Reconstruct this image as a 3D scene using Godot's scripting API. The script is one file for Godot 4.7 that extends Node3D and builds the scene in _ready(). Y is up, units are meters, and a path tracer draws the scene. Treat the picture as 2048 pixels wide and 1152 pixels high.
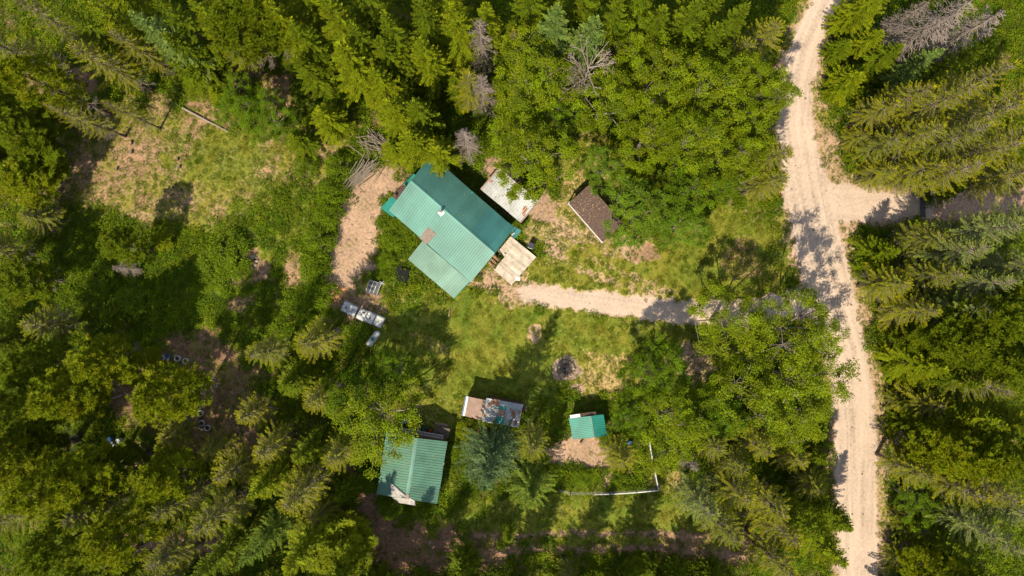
extends Node3D
# Aerial view straight down on a homestead in a conifer forest.
# Layout notes use photo pixels; gp() turns a pixel of the photo and a height into metres on the ground plan.

const CAM_H := 80.0
const FOCAL := 1365.333
const SPAN := 136.0      # width in metres of the ground texture
const SPAN_Z := 76.5

class Geo:
	var v := PackedVector3Array()
	var n := PackedVector3Array()
	var c := PackedColorArray()
	var ix := PackedInt32Array()

	func leaf(p: Vector3, d: Vector3, up: Vector3, l: float, w: float, col: Color) -> void:
		var b := v.size()
		var s := up.cross(d).normalized() * (w * 0.5)
		var nn := d.cross(s).normalized()
		var m := p + d * (l * 0.5)
		v.append(p); v.append(m + s); v.append(p + d * l); v.append(m - s)
		n.append(nn); n.append(nn); n.append(nn); n.append(nn)
		c.append(col); c.append(col); c.append(col); c.append(col)
		ix.append(b); ix.append(b + 1); ix.append(b + 2)
		ix.append(b); ix.append(b + 2); ix.append(b + 3)

	func quad(a: Vector3, b: Vector3, d: Vector3, e: Vector3, out: Vector3, col := Color.WHITE) -> void:
		var nn := -(b - a).cross(d - a)
		if nn.length_squared() < 1e-14:
			nn = -(d - a).cross(e - a)
		nn = nn.normalized()
		var k := v.size()
		if nn.dot(out) < 0.0:
			nn = -nn
			v.append(a); v.append(e); v.append(d); v.append(b)
		else:
			v.append(a); v.append(b); v.append(d); v.append(e)
		for i in 4:
			n.append(nn); c.append(col)
		ix.append(k); ix.append(k + 1); ix.append(k + 2)
		ix.append(k); ix.append(k + 2); ix.append(k + 3)

	func tri(a: Vector3, b: Vector3, d: Vector3, out: Vector3, col := Color.WHITE) -> void:
		var nn := -(b - a).cross(d - a).normalized()
		var k := v.size()
		if nn.dot(out) < 0.0:
			nn = -nn
			v.append(a); v.append(d); v.append(b)
		else:
			v.append(a); v.append(b); v.append(d)
		for i in 3:
			n.append(nn); c.append(col)
		ix.append(k); ix.append(k + 1); ix.append(k + 2)

	func tube(a: Vector3, b: Vector3, ra: float, rb: float, seg := 6, col := Color.WHITE, caps := false) -> void:
		var ax := (b - a).normalized()
		var u := ax.cross(Vector3.UP if absf(ax.y) < 0.9 else Vector3.RIGHT).normalized()
		var w := ax.cross(u)
		var k := v.size()
		for i in seg + 1:
			var t := TAU * i / seg
			var r := u * cos(t) + w * sin(t)
			v.append(a + r * ra); v.append(b + r * rb)
			n.append(r); n.append(r)
			c.append(col); c.append(col)
		for i in seg:
			var p := k + i * 2
			ix.append(p); ix.append(p + 1); ix.append(p + 3)
			ix.append(p); ix.append(p + 3); ix.append(p + 2)
		if caps:
			disc(b, ax, rb, seg, col)
			disc(a, -ax, ra, seg, col)

	func disc(p: Vector3, nn: Vector3, r: float, seg := 12, col := Color.WHITE) -> void:
		var u := nn.cross(Vector3.UP if absf(nn.y) < 0.9 else Vector3.RIGHT).normalized()
		var w := nn.cross(u)
		for i in seg:
			var t := TAU * i / seg
			var t2 := TAU * (i + 1) / seg
			tri(p, p + (u * cos(t) + w * sin(t)) * r, p + (u * cos(t2) + w * sin(t2)) * r, nn, col)

	func box(t: Transform3D, size: Vector3, col := Color.WHITE, ch := 0.0) -> void:
		var h := size * 0.5
		for axis in 3:
			for sg in [-1.0, 1.0]:
				var a := Vector3.ZERO; var b := Vector3.ZERO; var o := Vector3.ZERO
				a[(axis + 1) % 3] = h[(axis + 1) % 3] - ch
				b[(axis + 2) % 3] = h[(axis + 2) % 3] - ch
				o[axis] = h[axis] * sg
				var on := t.basis * o
				quad(t * (o - a - b), t * (o + a - b), t * (o + a + b), t * (o - a + b), on, col)
		if ch > 0.0:
			for axis in 3:
				var i1 := (axis + 1) % 3; var i2 := (axis + 2) % 3
				for s1 in [-1.0, 1.0]:
					for s2 in [-1.0, 1.0]:
						var e := Vector3.ZERO; e[axis] = h[axis] - ch
						var p := Vector3.ZERO; p[i1] = h[i1] * s1; p[i2] = (h[i2] - ch) * s2
						var q := Vector3.ZERO; q[i1] = (h[i1] - ch) * s1; q[i2] = h[i2] * s2
						quad(t * (p - e), t * (p + e), t * (q + e), t * (q - e), t.basis * (p + q), col)

	func lathe(at: Vector3, prof: Array, seg := 16, col := Color.WHITE, basis := Basis()) -> void:
		for j in prof.size() - 1:
			var p: Vector2 = prof[j]; var q: Vector2 = prof[j + 1]
			var dn := Vector2(q.y - p.y, p.x - q.x)
			if dn.length_squared() < 1e-12: continue
			dn = dn.normalized()
			var k := v.size()
			for i in seg + 1:
				var t := TAU * i / seg
				var d := Vector3(cos(t), 0, sin(t))
				v.append(at + basis * (d * p.x + Vector3.UP * p.y)); v.append(at + basis * (d * q.x + Vector3.UP * q.y))
				var nn := basis * (d * dn.x + Vector3.UP * dn.y)
				n.append(nn); n.append(nn); c.append(col); c.append(col)
			for i in seg:
				var s := k + i * 2
				ix.append(s); ix.append(s + 3); ix.append(s + 1)
				ix.append(s); ix.append(s + 2); ix.append(s + 3)

	func mesh() -> ArrayMesh:
		var a := []
		a.resize(Mesh.ARRAY_MAX)
		a[Mesh.ARRAY_VERTEX] = v; a[Mesh.ARRAY_NORMAL] = n; a[Mesh.ARRAY_COLOR] = c; a[Mesh.ARRAY_INDEX] = ix
		var m := ArrayMesh.new()
		m.add_surface_from_arrays(Mesh.PRIMITIVE_TRIANGLES, a)
		return m

var M := {}
var used := {}
var rng := RandomNumberGenerator.new()

func gp(px: float, py: float, h := 0.0) -> Vector3:
	return Vector3((px - 1024.0) / FOCAL * (CAM_H - h), h, (py - 576.0) / FOCAL * (CAM_H - h))

func numbered(called: String) -> String:
	var k: int = used.get(called, 0)
	used[called] = k + 1
	return called if k == 0 else "%s_%03d" % [called, k]

func tag(o: Node, label: String, category := "", group := "", kind := "") -> Node:
	if label: o.set_meta("label", label)
	if category: o.set_meta("category", category)
	if group: o.set_meta("group", group)
	if kind: o.set_meta("kind", kind)
	return o

func thing(called: String, label: String, category: String, at: Vector3, group := "", turn := 0.0) -> Node3D:
	var o := Node3D.new()
	o.name = numbered(called)
	add_child(o)
	o.position = at
	o.rotation.y = turn
	tag(o, label, category, group)
	return o

# a part built in the parent's own axes
func part(parent: Node, called: String, g: Geo, m: Material) -> MeshInstance3D:
	return part_mesh(parent, called, g.mesh(), m)

func part_mesh(parent: Node, called: String, me: Mesh, m: Material) -> MeshInstance3D:
	var o := MeshInstance3D.new()
	o.name = called
	o.mesh = me
	o.material_override = m
	parent.add_child(o, true)
	return o

# a part whose points were given in world metres under a thing that is not turned
func wpart(parent: Node3D, called: String, g: Geo, m: Material) -> MeshInstance3D:
	var off := Vector3.ZERO
	var p: Node = parent
	while p != self:
		off += (p as Node3D).position
		p = p.get_parent()
	var o := part(parent, called, g, m)
	o.position = -off
	return o

func single(called: String, g: Geo, m: Material, label: String, category: String, group := "", kind := "") -> MeshInstance3D:
	var o := part(self, numbered(called), g, m)
	tag(o, label, category, group, kind)
	return o

func lin(r: float, g: float, b: float) -> Color:
	return Color(r, g, b).linear_to_srgb()

func noise_tex(sd: int, freq: float, lo: Color, hi: Color, oct := 4, size := 256, mid := 0.5) -> ImageTexture:
	var f := FastNoiseLite.new()
	f.seed = sd
	f.frequency = freq
	f.fractal_octaves = oct
	f.noise_type = FastNoiseLite.TYPE_SIMPLEX_SMOOTH
	var im := f.get_seamless_image(size, size)
	var out := Image.create(size, size, false, Image.FORMAT_RGB8)
	for y in size:
		for x in size:
			var t: float = im.get_pixel(x, y).r
			t = clampf((t - mid) * 1.6 + 0.5, 0.0, 1.0)
			out.set_pixel(x, y, lo.lerp(hi, t))
	return ImageTexture.create_from_image(out)

func mat(key: String, c: Color, rough := 0.8, metal := 0.0, tex: Texture2D = null, sc := 0.5, bump: Texture2D = null, bump_cm := 1.0) -> StandardMaterial3D:
	var m := StandardMaterial3D.new()
	m.resource_name = key
	m.albedo_color = c
	m.roughness = rough
	m.metallic = metal
	m.vertex_color_use_as_albedo = true
	if tex or bump:
		m.uv1_triplanar = true
		m.uv1_world_triplanar = true
		m.uv1_scale = Vector3.ONE * sc
	if tex: m.albedo_texture = tex
	if bump:
		m.heightmap_enabled = true
		m.heightmap_texture = bump
		m.heightmap_scale = bump_cm
	M[key] = m
	return m

func leaf_mat(key: String, c: Color, rough := 0.55) -> void:
	var m := mat(key, c, rough)
	m.backlight_enabled = true
	m.backlight = Color(0.7, 0.7, 0.36)
	m.metallic_specular = 0.2

func shade(lo := 0.75, hi := 1.0) -> Color:
	var k := rng.randf_range(lo, hi)
	return Color(k, k, k)

func _ready() -> void:
	rng.seed = 77
	# ---- camera, sky, sun, exposure
	var cam := Camera3D.new()
	cam.name = "camera"
	cam.fov = rad_to_deg(2.0 * atan(576.0 / FOCAL))
	cam.far = 600.0
	cam.near = 0.5
	add_child(cam)
	cam.transform = Transform3D(Basis(Vector3(1, 0, 0), Vector3(0, 0, -1), Vector3(0, 1, 0)), Vector3(0, CAM_H, 0))
	cam.current = true

	var env := Environment.new()
	env.background_mode = Environment.BG_SKY
	var sm := ProceduralSkyMaterial.new()
	sm.sky_top_color = Color(0.58, 0.62, 0.68)
	sm.sky_horizon_color = Color(0.84, 0.83, 0.82)
	sm.sky_curve = 0.2
	sm.ground_bottom_color = Color(0.2, 0.19, 0.15)
	sm.ground_horizon_color = Color(0.6, 0.62, 0.6)
	sm.sun_angle_max = 1.0
	var sky := Sky.new()
	sky.sky_material = sm
	env.sky = sky
	env.background_energy_multiplier = 0.95
	env.tonemap_mode = Environment.TONE_MAPPER_LINEAR
	env.tonemap_exposure = 1.5
	env.sdfgi_enabled = true
	env.ssao_enabled = true
	env.ssil_enabled = true
	var we := WorldEnvironment.new()
	we.name = "world_environment"
	we.environment = env
	add_child(we)

	var sun := DirectionalLight3D.new()
	sun.name = "sun"
	sun.light_energy = 1.58
	sun.light_color = Color(1.0, 0.935, 0.8)
	sun.light_angular_distance = 0.55
	sun.shadow_enabled = true
	add_child(sun)
	var el := deg_to_rad(48.0)
	var az := Vector2(0.46, -0.888)
	var dir := Vector3(az.x * cos(el), -sin(el), az.y * cos(el))
	sun.look_at_from_position(-dir * 100.0, Vector3.ZERO, Vector3.UP)

	make_materials()
	make_ground()
	make_house()
	make_deck()
	make_outbuildings()
	make_yard_things()
	make_forest()
	make_cover()
	make_roof_litter()

func make_materials() -> void:
	var weather := noise_tex(5, 0.008, Color(0.84, 0.85, 0.84), Color(1, 1, 1), 3)
	var dirty := noise_tex(6, 0.03, Color(0.62, 0.56, 0.5), Color(1, 1, 1), 5, 256, 0.42)
	var grain := noise_tex(7, 0.05, Color(0.6, 0.56, 0.54), Color(1, 1, 1), 5)
	var rust := noise_tex(9, 0.02, Color(0.5, 0.24, 0.1), Color(0.95, 0.97, 1), 5, 256, 0.3)
	var rough_bump := noise_tex(8, 0.06, Color.BLACK, Color.WHITE, 5)
	mat("roof_light", lin(0.095, 0.285, 0.265), 0.45, 0.0, weather, 0.12)
	mat("roof_teal", lin(0.08, 0.29, 0.3), 0.42, 0.0, weather, 0.12)
	mat("roof_faded", lin(0.165, 0.325, 0.28), 0.55, 0.0, weather, 0.15)
	mat("roof_shop", lin(0.105, 0.255, 0.195), 0.5, 0.0, weather, 0.15)
	mat("roof_coop", lin(0.035, 0.3, 0.26), 0.42, 0.0, weather, 0.2)
	mat("roof_brown", lin(0.13, 0.082, 0.072), 0.6, 0.0, dirty, 0.5)
	mat("roof_pink", lin(0.32, 0.2, 0.17), 0.55, 0.0, weather, 0.5)
	mat("roof_white", lin(0.5, 0.52, 0.56), 0.5, 0.0, weather, 0.2)
	mat("roof_rusty", lin(0.42, 0.46, 0.52), 0.45, 0.0, weather, 0.25)
	mat("rust", lin(0.36, 0.15, 0.06), 0.9, 0.0, dirty, 1.0)
	mat("skylight", lin(0.26, 0.2, 0.19), 0.4, 0.0, dirty, 0.8)
	mat("trim_white", lin(0.75, 0.76, 0.78), 0.5, 0.0, weather, 0.8)
	mat("plastic_white", lin(0.55, 0.57, 0.61), 0.4, 0.0, weather, 0.6)
	mat("paint_grey", lin(0.5, 0.52, 0.56), 0.5, 0.0, dirty, 0.7)
	mat("steel", lin(0.42, 0.44, 0.47), 0.4, 0.5)
	mat("dark_steel", lin(0.13, 0.13, 0.14), 0.5, 0.3, weather, 1.0)
	mat("black_sheet", lin(0.014, 0.014, 0.018), 0.7)
	mat("solar_cell", lin(0.02, 0.024, 0.045), 0.35)
	mat("plastic_blue", lin(0.02, 0.11, 0.34), 0.4, 0.0, weather, 1.2)
	mat("plastic_green", lin(0.01, 0.13, 0.09), 0.4)
	mat("plastic_red", lin(0.45, 0.06, 0.03), 0.4)
	mat("plastic_black", lin(0.04, 0.042, 0.06), 0.4, 0.0, weather, 1.0)
	mat("deck_wood", lin(0.8, 0.68, 0.6), 0.8, 0.0, weather, 0.5)
	mat("old_wood", lin(0.25, 0.2, 0.165), 0.85, 0.0, grain, 1.3, grain, 0.5)
	mat("new_wood", lin(0.5, 0.33, 0.19), 0.8, 0.0, grain, 1.1, grain, 0.4)
	mat("dark_wood", lin(0.09, 0.062, 0.048), 0.85, 0.0, grain, 1.2, grain, 0.6)
	mat("siding", lin(0.3, 0.2, 0.13), 0.8, 0.0, grain, 0.7)
	mat("tarp", lin(0.42, 0.4, 0.41), 0.5, 0.0, weather, 0.8)
	mat("bark", lin(0.15, 0.105, 0.085), 0.95, 0.0, grain, 1.5, rough_bump, 2.0)
	mat("pale_bark", lin(0.36, 0.32, 0.28), 0.9, 0.0, grain, 1.5, rough_bump, 1.0)
	mat("bleached_wood", lin(0.55, 0.47, 0.43), 0.95, 0.0, grain, 1.2)
	mat("dead_wood", lin(0.4, 0.35, 0.335), 0.95, 0.0, grain, 1.2)
	mat("stone", lin(0.36, 0.24, 0.19), 0.9, 0.0, grain, 1.6, rough_bump, 1.5)
	mat("pale_stone", lin(0.52, 0.46, 0.38), 0.9, 0.0, grain, 1.6, rough_bump, 1.5)
	mat("char", lin(0.025, 0.022, 0.02), 0.95)
	mat("ash", lin(0.2, 0.165, 0.145), 1.0, 0.0, grain, 1.2)
	mat("soil", lin(0.12, 0.075, 0.05), 1.0, 0.0, grain, 1.2)
	M.black_sheet.metallic_specular = 0.2
	mat("dry_leaf", lin(0.5, 0.38, 0.24), 0.9)
	leaf_mat("fir_0", lin(0.28, 0.31, 0.01))
	leaf_mat("fir_1", lin(0.2, 0.245, 0.01))
	leaf_mat("fir_3", lin(0.26, 0.34, 0.085))
	leaf_mat("larch_0", lin(0.345, 0.325, 0.01))
	leaf_mat("larch_1", lin(0.28, 0.285, 0.014))
	leaf_mat("larch_3", lin(0.29, 0.335, 0.07))
	leaf_mat("spruce_0", lin(0.17, 0.24, 0.11))
	leaf_mat("spruce_1", lin(0.24, 0.31, 0.045))
	leaf_mat("broad_0", lin(0.295, 0.325, 0.008), 0.45)
	leaf_mat("broad_1", lin(0.2, 0.275, 0.01), 0.45)
	leaf_mat("broad_3", lin(0.24, 0.325, 0.025), 0.45)
	leaf_mat("weed_0", lin(0.26, 0.285, 0.008), 0.6)
	leaf_mat("weed_1", lin(0.155, 0.2, 0.008), 0.6)
	leaf_mat("grass", lin(0.235, 0.24, 0.01), 0.7)

# ---- the ground: one sheet whose texture holds what lies there (duff, soil, gravel, turf)
const GW := 680
const GH := 382
var soil_r := PackedFloat32Array()
var soil_g := PackedFloat32Array()
var soil_b := PackedFloat32Array()
var turf := PackedFloat32Array()
var lush := PackedFloat32Array()
var weed := PackedFloat32Array()
var edge_noise := FastNoiseLite.new()
const DUFF := Vector3(0.185, 0.105, 0.066)
const DIRT := Vector3(0.275, 0.17, 0.108)
const CLAY := Vector3(0.37, 0.25, 0.175)
const GRAVEL := Vector3(0.475, 0.375, 0.315)
const STRAW := Vector3(0.38, 0.265, 0.13)
const ASH := Vector3(0.25, 0.19, 0.155)

func cell(px: float, py: float) -> Vector2:
	return Vector2((px - 1024.0) * CAM_H / FOCAL / SPAN + 0.5, (py - 576.0) * CAM_H / FOCAL / SPAN_Z + 0.5)

func cell_px(x: int, y: int) -> Vector2:
	return Vector2(((x + 0.5) / GW - 0.5) * SPAN * FOCAL / CAM_H + 1024.0, ((y + 0.5) / GH - 0.5) * SPAN_Z * FOCAL / CAM_H + 576.0)

func dab(i: int, a: float, s: Vector3, t: float, l: float, w: float) -> void:
	soil_r[i] = lerpf(soil_r[i], s.x, a)
	soil_g[i] = lerpf(soil_g[i], s.y, a)
	soil_b[i] = lerpf(soil_b[i], s.z, a)
	turf[i] = lerpf(turf[i], t, a)
	lush[i] = lerpf(lush[i], l, a)
	weed[i] = lerpf(weed[i], w, a)

func spot(x: float, y: float, rx: float, ry: float, s: Vector3, t: float, l := 0.4, w := 0.0, a := 1.0, rot := 0.0) -> void:
	var r := maxf(rx, ry) * 1.45
	var c0 := cell(x - r, y - r); var c1 := cell(x + r, y + r)
	var cr := cos(deg_to_rad(rot)); var sr := sin(deg_to_rad(rot))
	for gy in range(maxi(0, int(c0.y * GH)), mini(GH, int(c1.y * GH) + 1)):
		for gx in range(maxi(0, int(c0.x * GW)), mini(GW, int(c1.x * GW) + 1)):
			var p := cell_px(gx, gy)
			var dx := p.x - x; var dy := p.y - y
			var d := Vector2((dx * cr + dy * sr) / rx, (dy * cr - dx * sr) / ry).length()
			d += edge_noise.get_noise_2d(p.x, p.y) * 0.55
			if d < 1.2:
				dab(gy * GW + gx, smoothstep(1.2, 0.75, d) * a, s, t, l, w)

func strip(pts: Array, s: Vector3, t: float, l := 0.4, w := 0.0, a := 1.0, soft := 5.0, wob := 4.0, lanes := 0.0) -> void:
	var lo := Vector2(1e9, 1e9); var hi := -lo
	for p in pts:
		lo = lo.min(Vector2(p[0] - p[2], p[1] - p[2])); hi = hi.max(Vector2(p[0] + p[2], p[1] + p[2]))
	var c0 := cell(lo.x, lo.y); var c1 := cell(hi.x, hi.y)
	for gy in range(maxi(0, int(c0.y * GH)), mini(GH, int(c1.y * GH) + 1)):
		for gx in range(maxi(0, int(c0.x * GW)), mini(GW, int(c1.x * GW) + 1)):
			var q := cell_px(gx, gy)
			var best := 1e9; var lat := 0.0; var along := 0.0
			for k in pts.size() - 1:
				var p0 := Vector2(pts[k][0], pts[k][1]); var p1 := Vector2(pts[k + 1][0], pts[k + 1][1])
				var e := p1 - p0
				var u := clampf((q - p0).dot(e) / e.length_squared(), 0.0, 1.0)
				var dv := q - (p0 + e * u)
				var hw: float = lerpf(pts[k][2], pts[k + 1][2], u) * 0.5
				var d := dv.length() - hw
				if d < best:
					best = d; lat = e.cross(dv) / e.length(); along = q.y + q.x * 0.3
			best += edge_noise.get_noise_2d(q.x * 1.7, q.y * 1.7) * wob * 2.0
			if best < soft:
				var aa := smoothstep(soft, -soft, best) * a
				var sc := s
				if lanes > 0.0:
					sc = s * (1.0 + lanes * (edge_noise.get_noise_2d(lat * 3.5 + 900.0, along * 0.12) + 0.6 * edge_noise.get_noise_2d(lat * 9.0, along * 0.2 + 70.0)))
				dab(gy * GW + gx, aa, sc, t, l, w)

func make_ground() -> void:
	edge_noise.seed = 3
	edge_noise.frequency = 0.022
	edge_noise.fractal_octaves = 4
	for arr in [soil_r, soil_g, soil_b, turf, lush, weed]:
		arr.resize(GW * GH)
	soil_r.resize(GW * GH); soil_g.resize(GW * GH); soil_b.resize(GW * GH)
	turf.resize(GW * GH); lush.resize(GW * GH); weed.resize(GW * GH)
	soil_r.fill(DUFF.x); soil_g.fill(DUFF.y); soil_b.fill(DUFF.z)
	turf.fill(0.5); lush.fill(0.5); weed.fill(0.4)
	# left clearing
	spot(300, 330, 230, 130, DIRT, 0.45, 0.5, 0.06)
	spot(250, 320, 95, 55, DIRT, 0.34, 0.5, 0.0)
	spot(410, 235, 70, 45, DIRT, 0.42, 0.45, 0.02)
	spot(470, 330, 130, 75, DIRT, 0.66, 0.6, 0.12)
	spot(620, 310, 90, 70, DIRT, 0.5, 0.4, 0.15)
	spot(440, 150, 70, 60, DUFF, 0.18, 0.2, 0.0)
	spot(555, 190, 35, 60, DIRT, 0.35, 0.2, 0.0, 1.0, -25)
	spot(120, 175, 90, 40, DUFF, 0.2, 0.2, 0.0)
	spot(40, 380, 60, 22, DIRT, 0.25, 0.2, 0.0)
	spot(300, 540, 260, 130, DUFF, 0.85, 0.75, 0.4)
	spot(390, 410, 170, 45, DIRT, 0.5, 0.3, 0.08)
	spot(560, 470, 120, 90, DIRT, 0.75, 0.55, 0.2)
	spot(610, 600, 60, 110, DIRT, 0.72, 0.65, 0.35)
	spot(505, 535, 36, 34, DIRT, 0.15, 0.2, 0.0)
	spot(475, 560, 26, 18, DIRT, 0.1, 0.2, 0.0)
	spot(592, 540, 24, 38, DIRT, 0.4, 0.2, 0.0)
	spot(482, 607, 30, 22, DIRT, 0.35, 0.2, 0.05)
	spot(395, 710, 75, 55, DUFF, 0.32, 0.2, 0.03)
	spot(440, 790, 95, 75, DUFF, 0.38, 0.2, 0.04)
	spot(300, 800, 90, 60, DUFF, 0.3, 0.3, 0.08)
	spot(400, 860, 70, 60, DUFF, 0.25, 0.3, 0.06)
	spot(480, 880, 55, 40, DIRT, 0.2, 0.2, 0.0)
	spot(100, 880, 130, 70, DUFF, 0.7, 0.6, 0.4)
	spot(265, 940, 35, 18, CLAY, 0.1, 0.2, 0.0, 1.0, -30)
	spot(350, 1085, 140, 30, DIRT, 0.06, 0.2, 0.0)
	# yard
	spot(960, 690, 270, 130, STRAW, 0.92, 0.68, 0.03)
	spot(1010, 690, 90, 60, STRAW, 0.95, 0.55, 0.02)
	spot(1190, 560, 210, 90, STRAW, 0.72, 0.4, 0.03)
	spot(1440, 520, 150, 110, STRAW, 0.86, 0.5, 0.03)
	spot(1300, 700, 200, 90, STRAW, 0.8, 0.5, 0.05)
	spot(1210, 750, 70, 45, STRAW, 0.45, 0.25, 0.01)
	spot(1180, 350, 60, 85, STRAW, 0.55, 0.35, 0.03)
	spot(1110, 450, 70, 65, CLAY, 0.5, 0.25, 0.0)
	spot(1085, 415, 30, 32, CLAY, 0.08, 0.2, 0.0)
	spot(1000, 350, 40, 35, CLAY, 0.1, 0.2, 0.0)
	spot(1245, 495, 75, 24, CLAY, 0.38, 0.2, 0.0, 1.0, 12)
	spot(1290, 505, 32, 20, DIRT, 0.15, 0.2, 0.0)
	strip([[1100, 500, 12], [1160, 540, 12], [1250, 570, 14], [1330, 590, 12]], CLAY, 0.22, 0.3, 0.0, 0.75, 7.0, 6.0)
	strip([[1130, 470, 10], [1190, 520, 10], [1280, 560, 12], [1350, 585, 10]], CLAY, 0.28, 0.3, 0.0, 0.7, 7.0, 6.0)
	spot(1030, 580, 55, 35, CLAY, 0.35, 0.3, 0.0)
	spot(985, 560, 45, 25, CLAY, 0.3, 0.4, 0.05)
	spot(1485, 518, 40, 42, DUFF, 0.36, 0.2, 0.0, 0.85)
	spot(1070, 668, 14, 20, CLAY, 0.3, 0.2, 0.0)
	spot(1385, 720, 45, 45, CLAY, 0.3, 0.3, 0.02)
	spot(870, 690, 60, 14, STRAW, 0.5, 0.2, 0.0, 0.8, 30)
	spot(1160, 915, 75, 44, CLAY, 0.1, 0.3, 0.02)
	spot(1205, 960, 22, 18, CLAY, 0.12, 0.3, 0.0)
	spot(1150, 955, 70, 25, DIRT, 0.75, 0.75, 0.55)
	spot(1330, 960, 40, 25, STRAW, 0.45, 0.2, 0.0)
	spot(800, 800, 70, 40, STRAW, 0.8, 0.4, 0.03)
	spot(890, 830, 60, 50, STRAW, 0.7, 0.5, 0.12)
	spot(1132, 737, 30, 27, ASH, 0.12, 0.2, 0.0, 0.9)
	spot(1155, 775, 16, 9, CLAY, 0.05, 0.2, 0.0)
	# bare clay bank by the house
	strip([[765, 365, 90], [730, 430, 95], [705, 500, 95], [682, 580, 75], [690, 640, 60]], CLAY, 0.1, 0.3, 0.0, 1.0, 14.0, 16.0)
	spot(672, 590, 26, 18, Vector3(0.6, 0.3, 0.13), 0.02, 0.3, 0.0)
	spot(730, 610, 45, 30, DIRT, 0.2, 0.3, 0.02)
	spot(790, 460, 40, 60, DIRT, 0.9, 0.8, 0.55)
	# south strip and ruts
	spot(1200, 1035, 320, 60, DUFF, 0.85, 0.55, 0.1)
	spot(1430, 1090, 130, 40, DUFF, 0.4, 0.4, 0.1)
	spot(840, 1100, 190, 45, DUFF, 0.22, 0.3, 0.03)
	strip([[690, 900, 26], [715, 960, 34], [745, 1030, 40], [800, 1090, 50]], DUFF, 0.15, 0.3, 0.02, 1.0, 8.0, 7.0)
	strip([[950, 1075, 14], [1150, 1066, 13], [1330, 1068, 13], [1520, 1085, 14]], DIRT, 0.15, 0.3, 0.0, 0.9, 5.0, 5.0)
	strip([[960, 1105, 14], [1150, 1096, 13], [1330, 1098, 13], [1520, 1118, 14]], DIRT, 0.15, 0.3, 0.0, 0.9, 5.0, 5.0)
	# road shoulders, then the gravel
	var road := [[1672, -60], [1652, 0], [1612, 90], [1592, 170], [1588, 250], [1602, 330], [1617, 400], [1632, 470], [1650, 540], [1668, 620], [1690, 700], [1706, 780], [1711, 860], [1712, 940], [1712, 1020], [1714, 1100], [1716, 1210]]
	var wide := [46, 48, 62, 66, 70, 80, 94, 94, 98, 92, 84, 80, 82, 84, 84, 82, 80]
	var sh := []; var rd := []
	for k in road.size():
		sh.append([road[k][0] + 6, road[k][1], wide[k] + 46])
		rd.append([road[k][0], road[k][1], wide[k]])
	strip(sh, CLAY, 0.4, 0.35, 0.05, 1.0, 14.0, 10.0)
	spot(1655, 320, 28, 65, CLAY, 0.34, 0.3, 0.0, 0.8)
	strip([[1650, 395, 120], [1740, 412, 95], [1850, 413, 80], [2000, 402, 75], [2180, 395, 75]], CLAY, 0.3, 0.3, 0.03, 1.0, 10.0, 8.0)
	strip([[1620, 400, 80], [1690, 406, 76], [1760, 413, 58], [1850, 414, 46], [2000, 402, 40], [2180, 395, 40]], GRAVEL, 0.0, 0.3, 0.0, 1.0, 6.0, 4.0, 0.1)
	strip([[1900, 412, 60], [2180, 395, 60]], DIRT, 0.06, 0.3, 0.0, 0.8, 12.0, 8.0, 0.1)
	strip([[1052, 586, 34], [1100, 592, 40], [1200, 606, 46], [1300, 618, 48], [1400, 626, 48], [1520, 620, 50], [1640, 600, 60]], GRAVEL, 0.0, 0.3, 0.0, 1.0, 6.0, 5.0, 0.12)
	strip(rd, GRAVEL, 0.0, 0.3, 0.0, 1.0, 6.0, 4.0, 0.24)

	var tw := 1600; var th := 900
	var s_im := Image.create(GW, GH, false, Image.FORMAT_RGBAF)
	var l_im := Image.create(GW, GH, false, Image.FORMAT_RF)
	for y in GH:
		for x in GW:
			var i := y * GW + x
			s_im.set_pixel(x, y, Color(soil_r[i], soil_g[i], soil_b[i], turf[i]))
			l_im.set_pixel(x, y, Color(lush[i], 0, 0))
	s_im.resize(tw, th, Image.INTERPOLATE_CUBIC)
	l_im.resize(tw, th, Image.INTERPOLATE_BILINEAR)
	var sd := s_im.get_data().to_float32_array()
	var ld := l_im.get_data().to_float32_array()
	var f1 := FastNoiseLite.new()
	f1.seed = 21; f1.frequency = 0.21; f1.fractal_octaves = 3
	var f2 := FastNoiseLite.new()
	f2.seed = 22; f2.frequency = 0.02; f2.fractal_octaves = 5; f2.fractal_gain = 0.6
	var n1 := f1.get_image(tw, th).get_data()
	var n2 := f2.get_image(tw, th).get_data()
	var lut := PackedByteArray()
	lut.resize(1025)
	for i in 1025:
		lut[i] = int(clampf(Color(i / 1024.0, 0, 0).linear_to_srgb().r, 0.0, 1.0) * 255.0 + 0.5)
	var out := PackedByteArray(); out.resize(tw * th * 3)
	var bump := PackedByteArray(); bump.resize(tw * th)
	for i in tw * th:
		var a := n1[i] / 255.0
		var b := n2[i] / 255.0
		var t := sd[i * 4 + 3]
		var k := b * 0.5 + a * 0.6 - 0.05
		var cov := clampf((t * 0.9 + 0.08 - k) * 4.5 + 0.5, 0.0, 1.0)
		var fine := clampf(2.2 - sd[i * 4] * 3.9, 0.2, 1.0)
		var sp := 1.0 + ((a - 0.5) * 0.95 + (b - 0.5) * 0.7) * fine
		var l := clampf(ld[i] + (b - 0.5) * 1.4, 0.0, 1.0)
		var gk := 0.66 + a * 0.68
		var r := lerpf(sd[i * 4] * sp, lerpf(0.2, 0.088, l) * gk, cov)
		var g := lerpf(sd[i * 4 + 1] * sp, lerpf(0.192, 0.14, l) * gk, cov)
		var bl := lerpf(sd[i * 4 + 2] * sp, lerpf(0.02, 0.005, l) * gk, cov)
		out[i * 3] = lut[int(clampf(r, 0.0, 1.0) * 1024.0)]
		out[i * 3 + 1] = lut[int(clampf(g, 0.0, 1.0) * 1024.0)]
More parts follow.
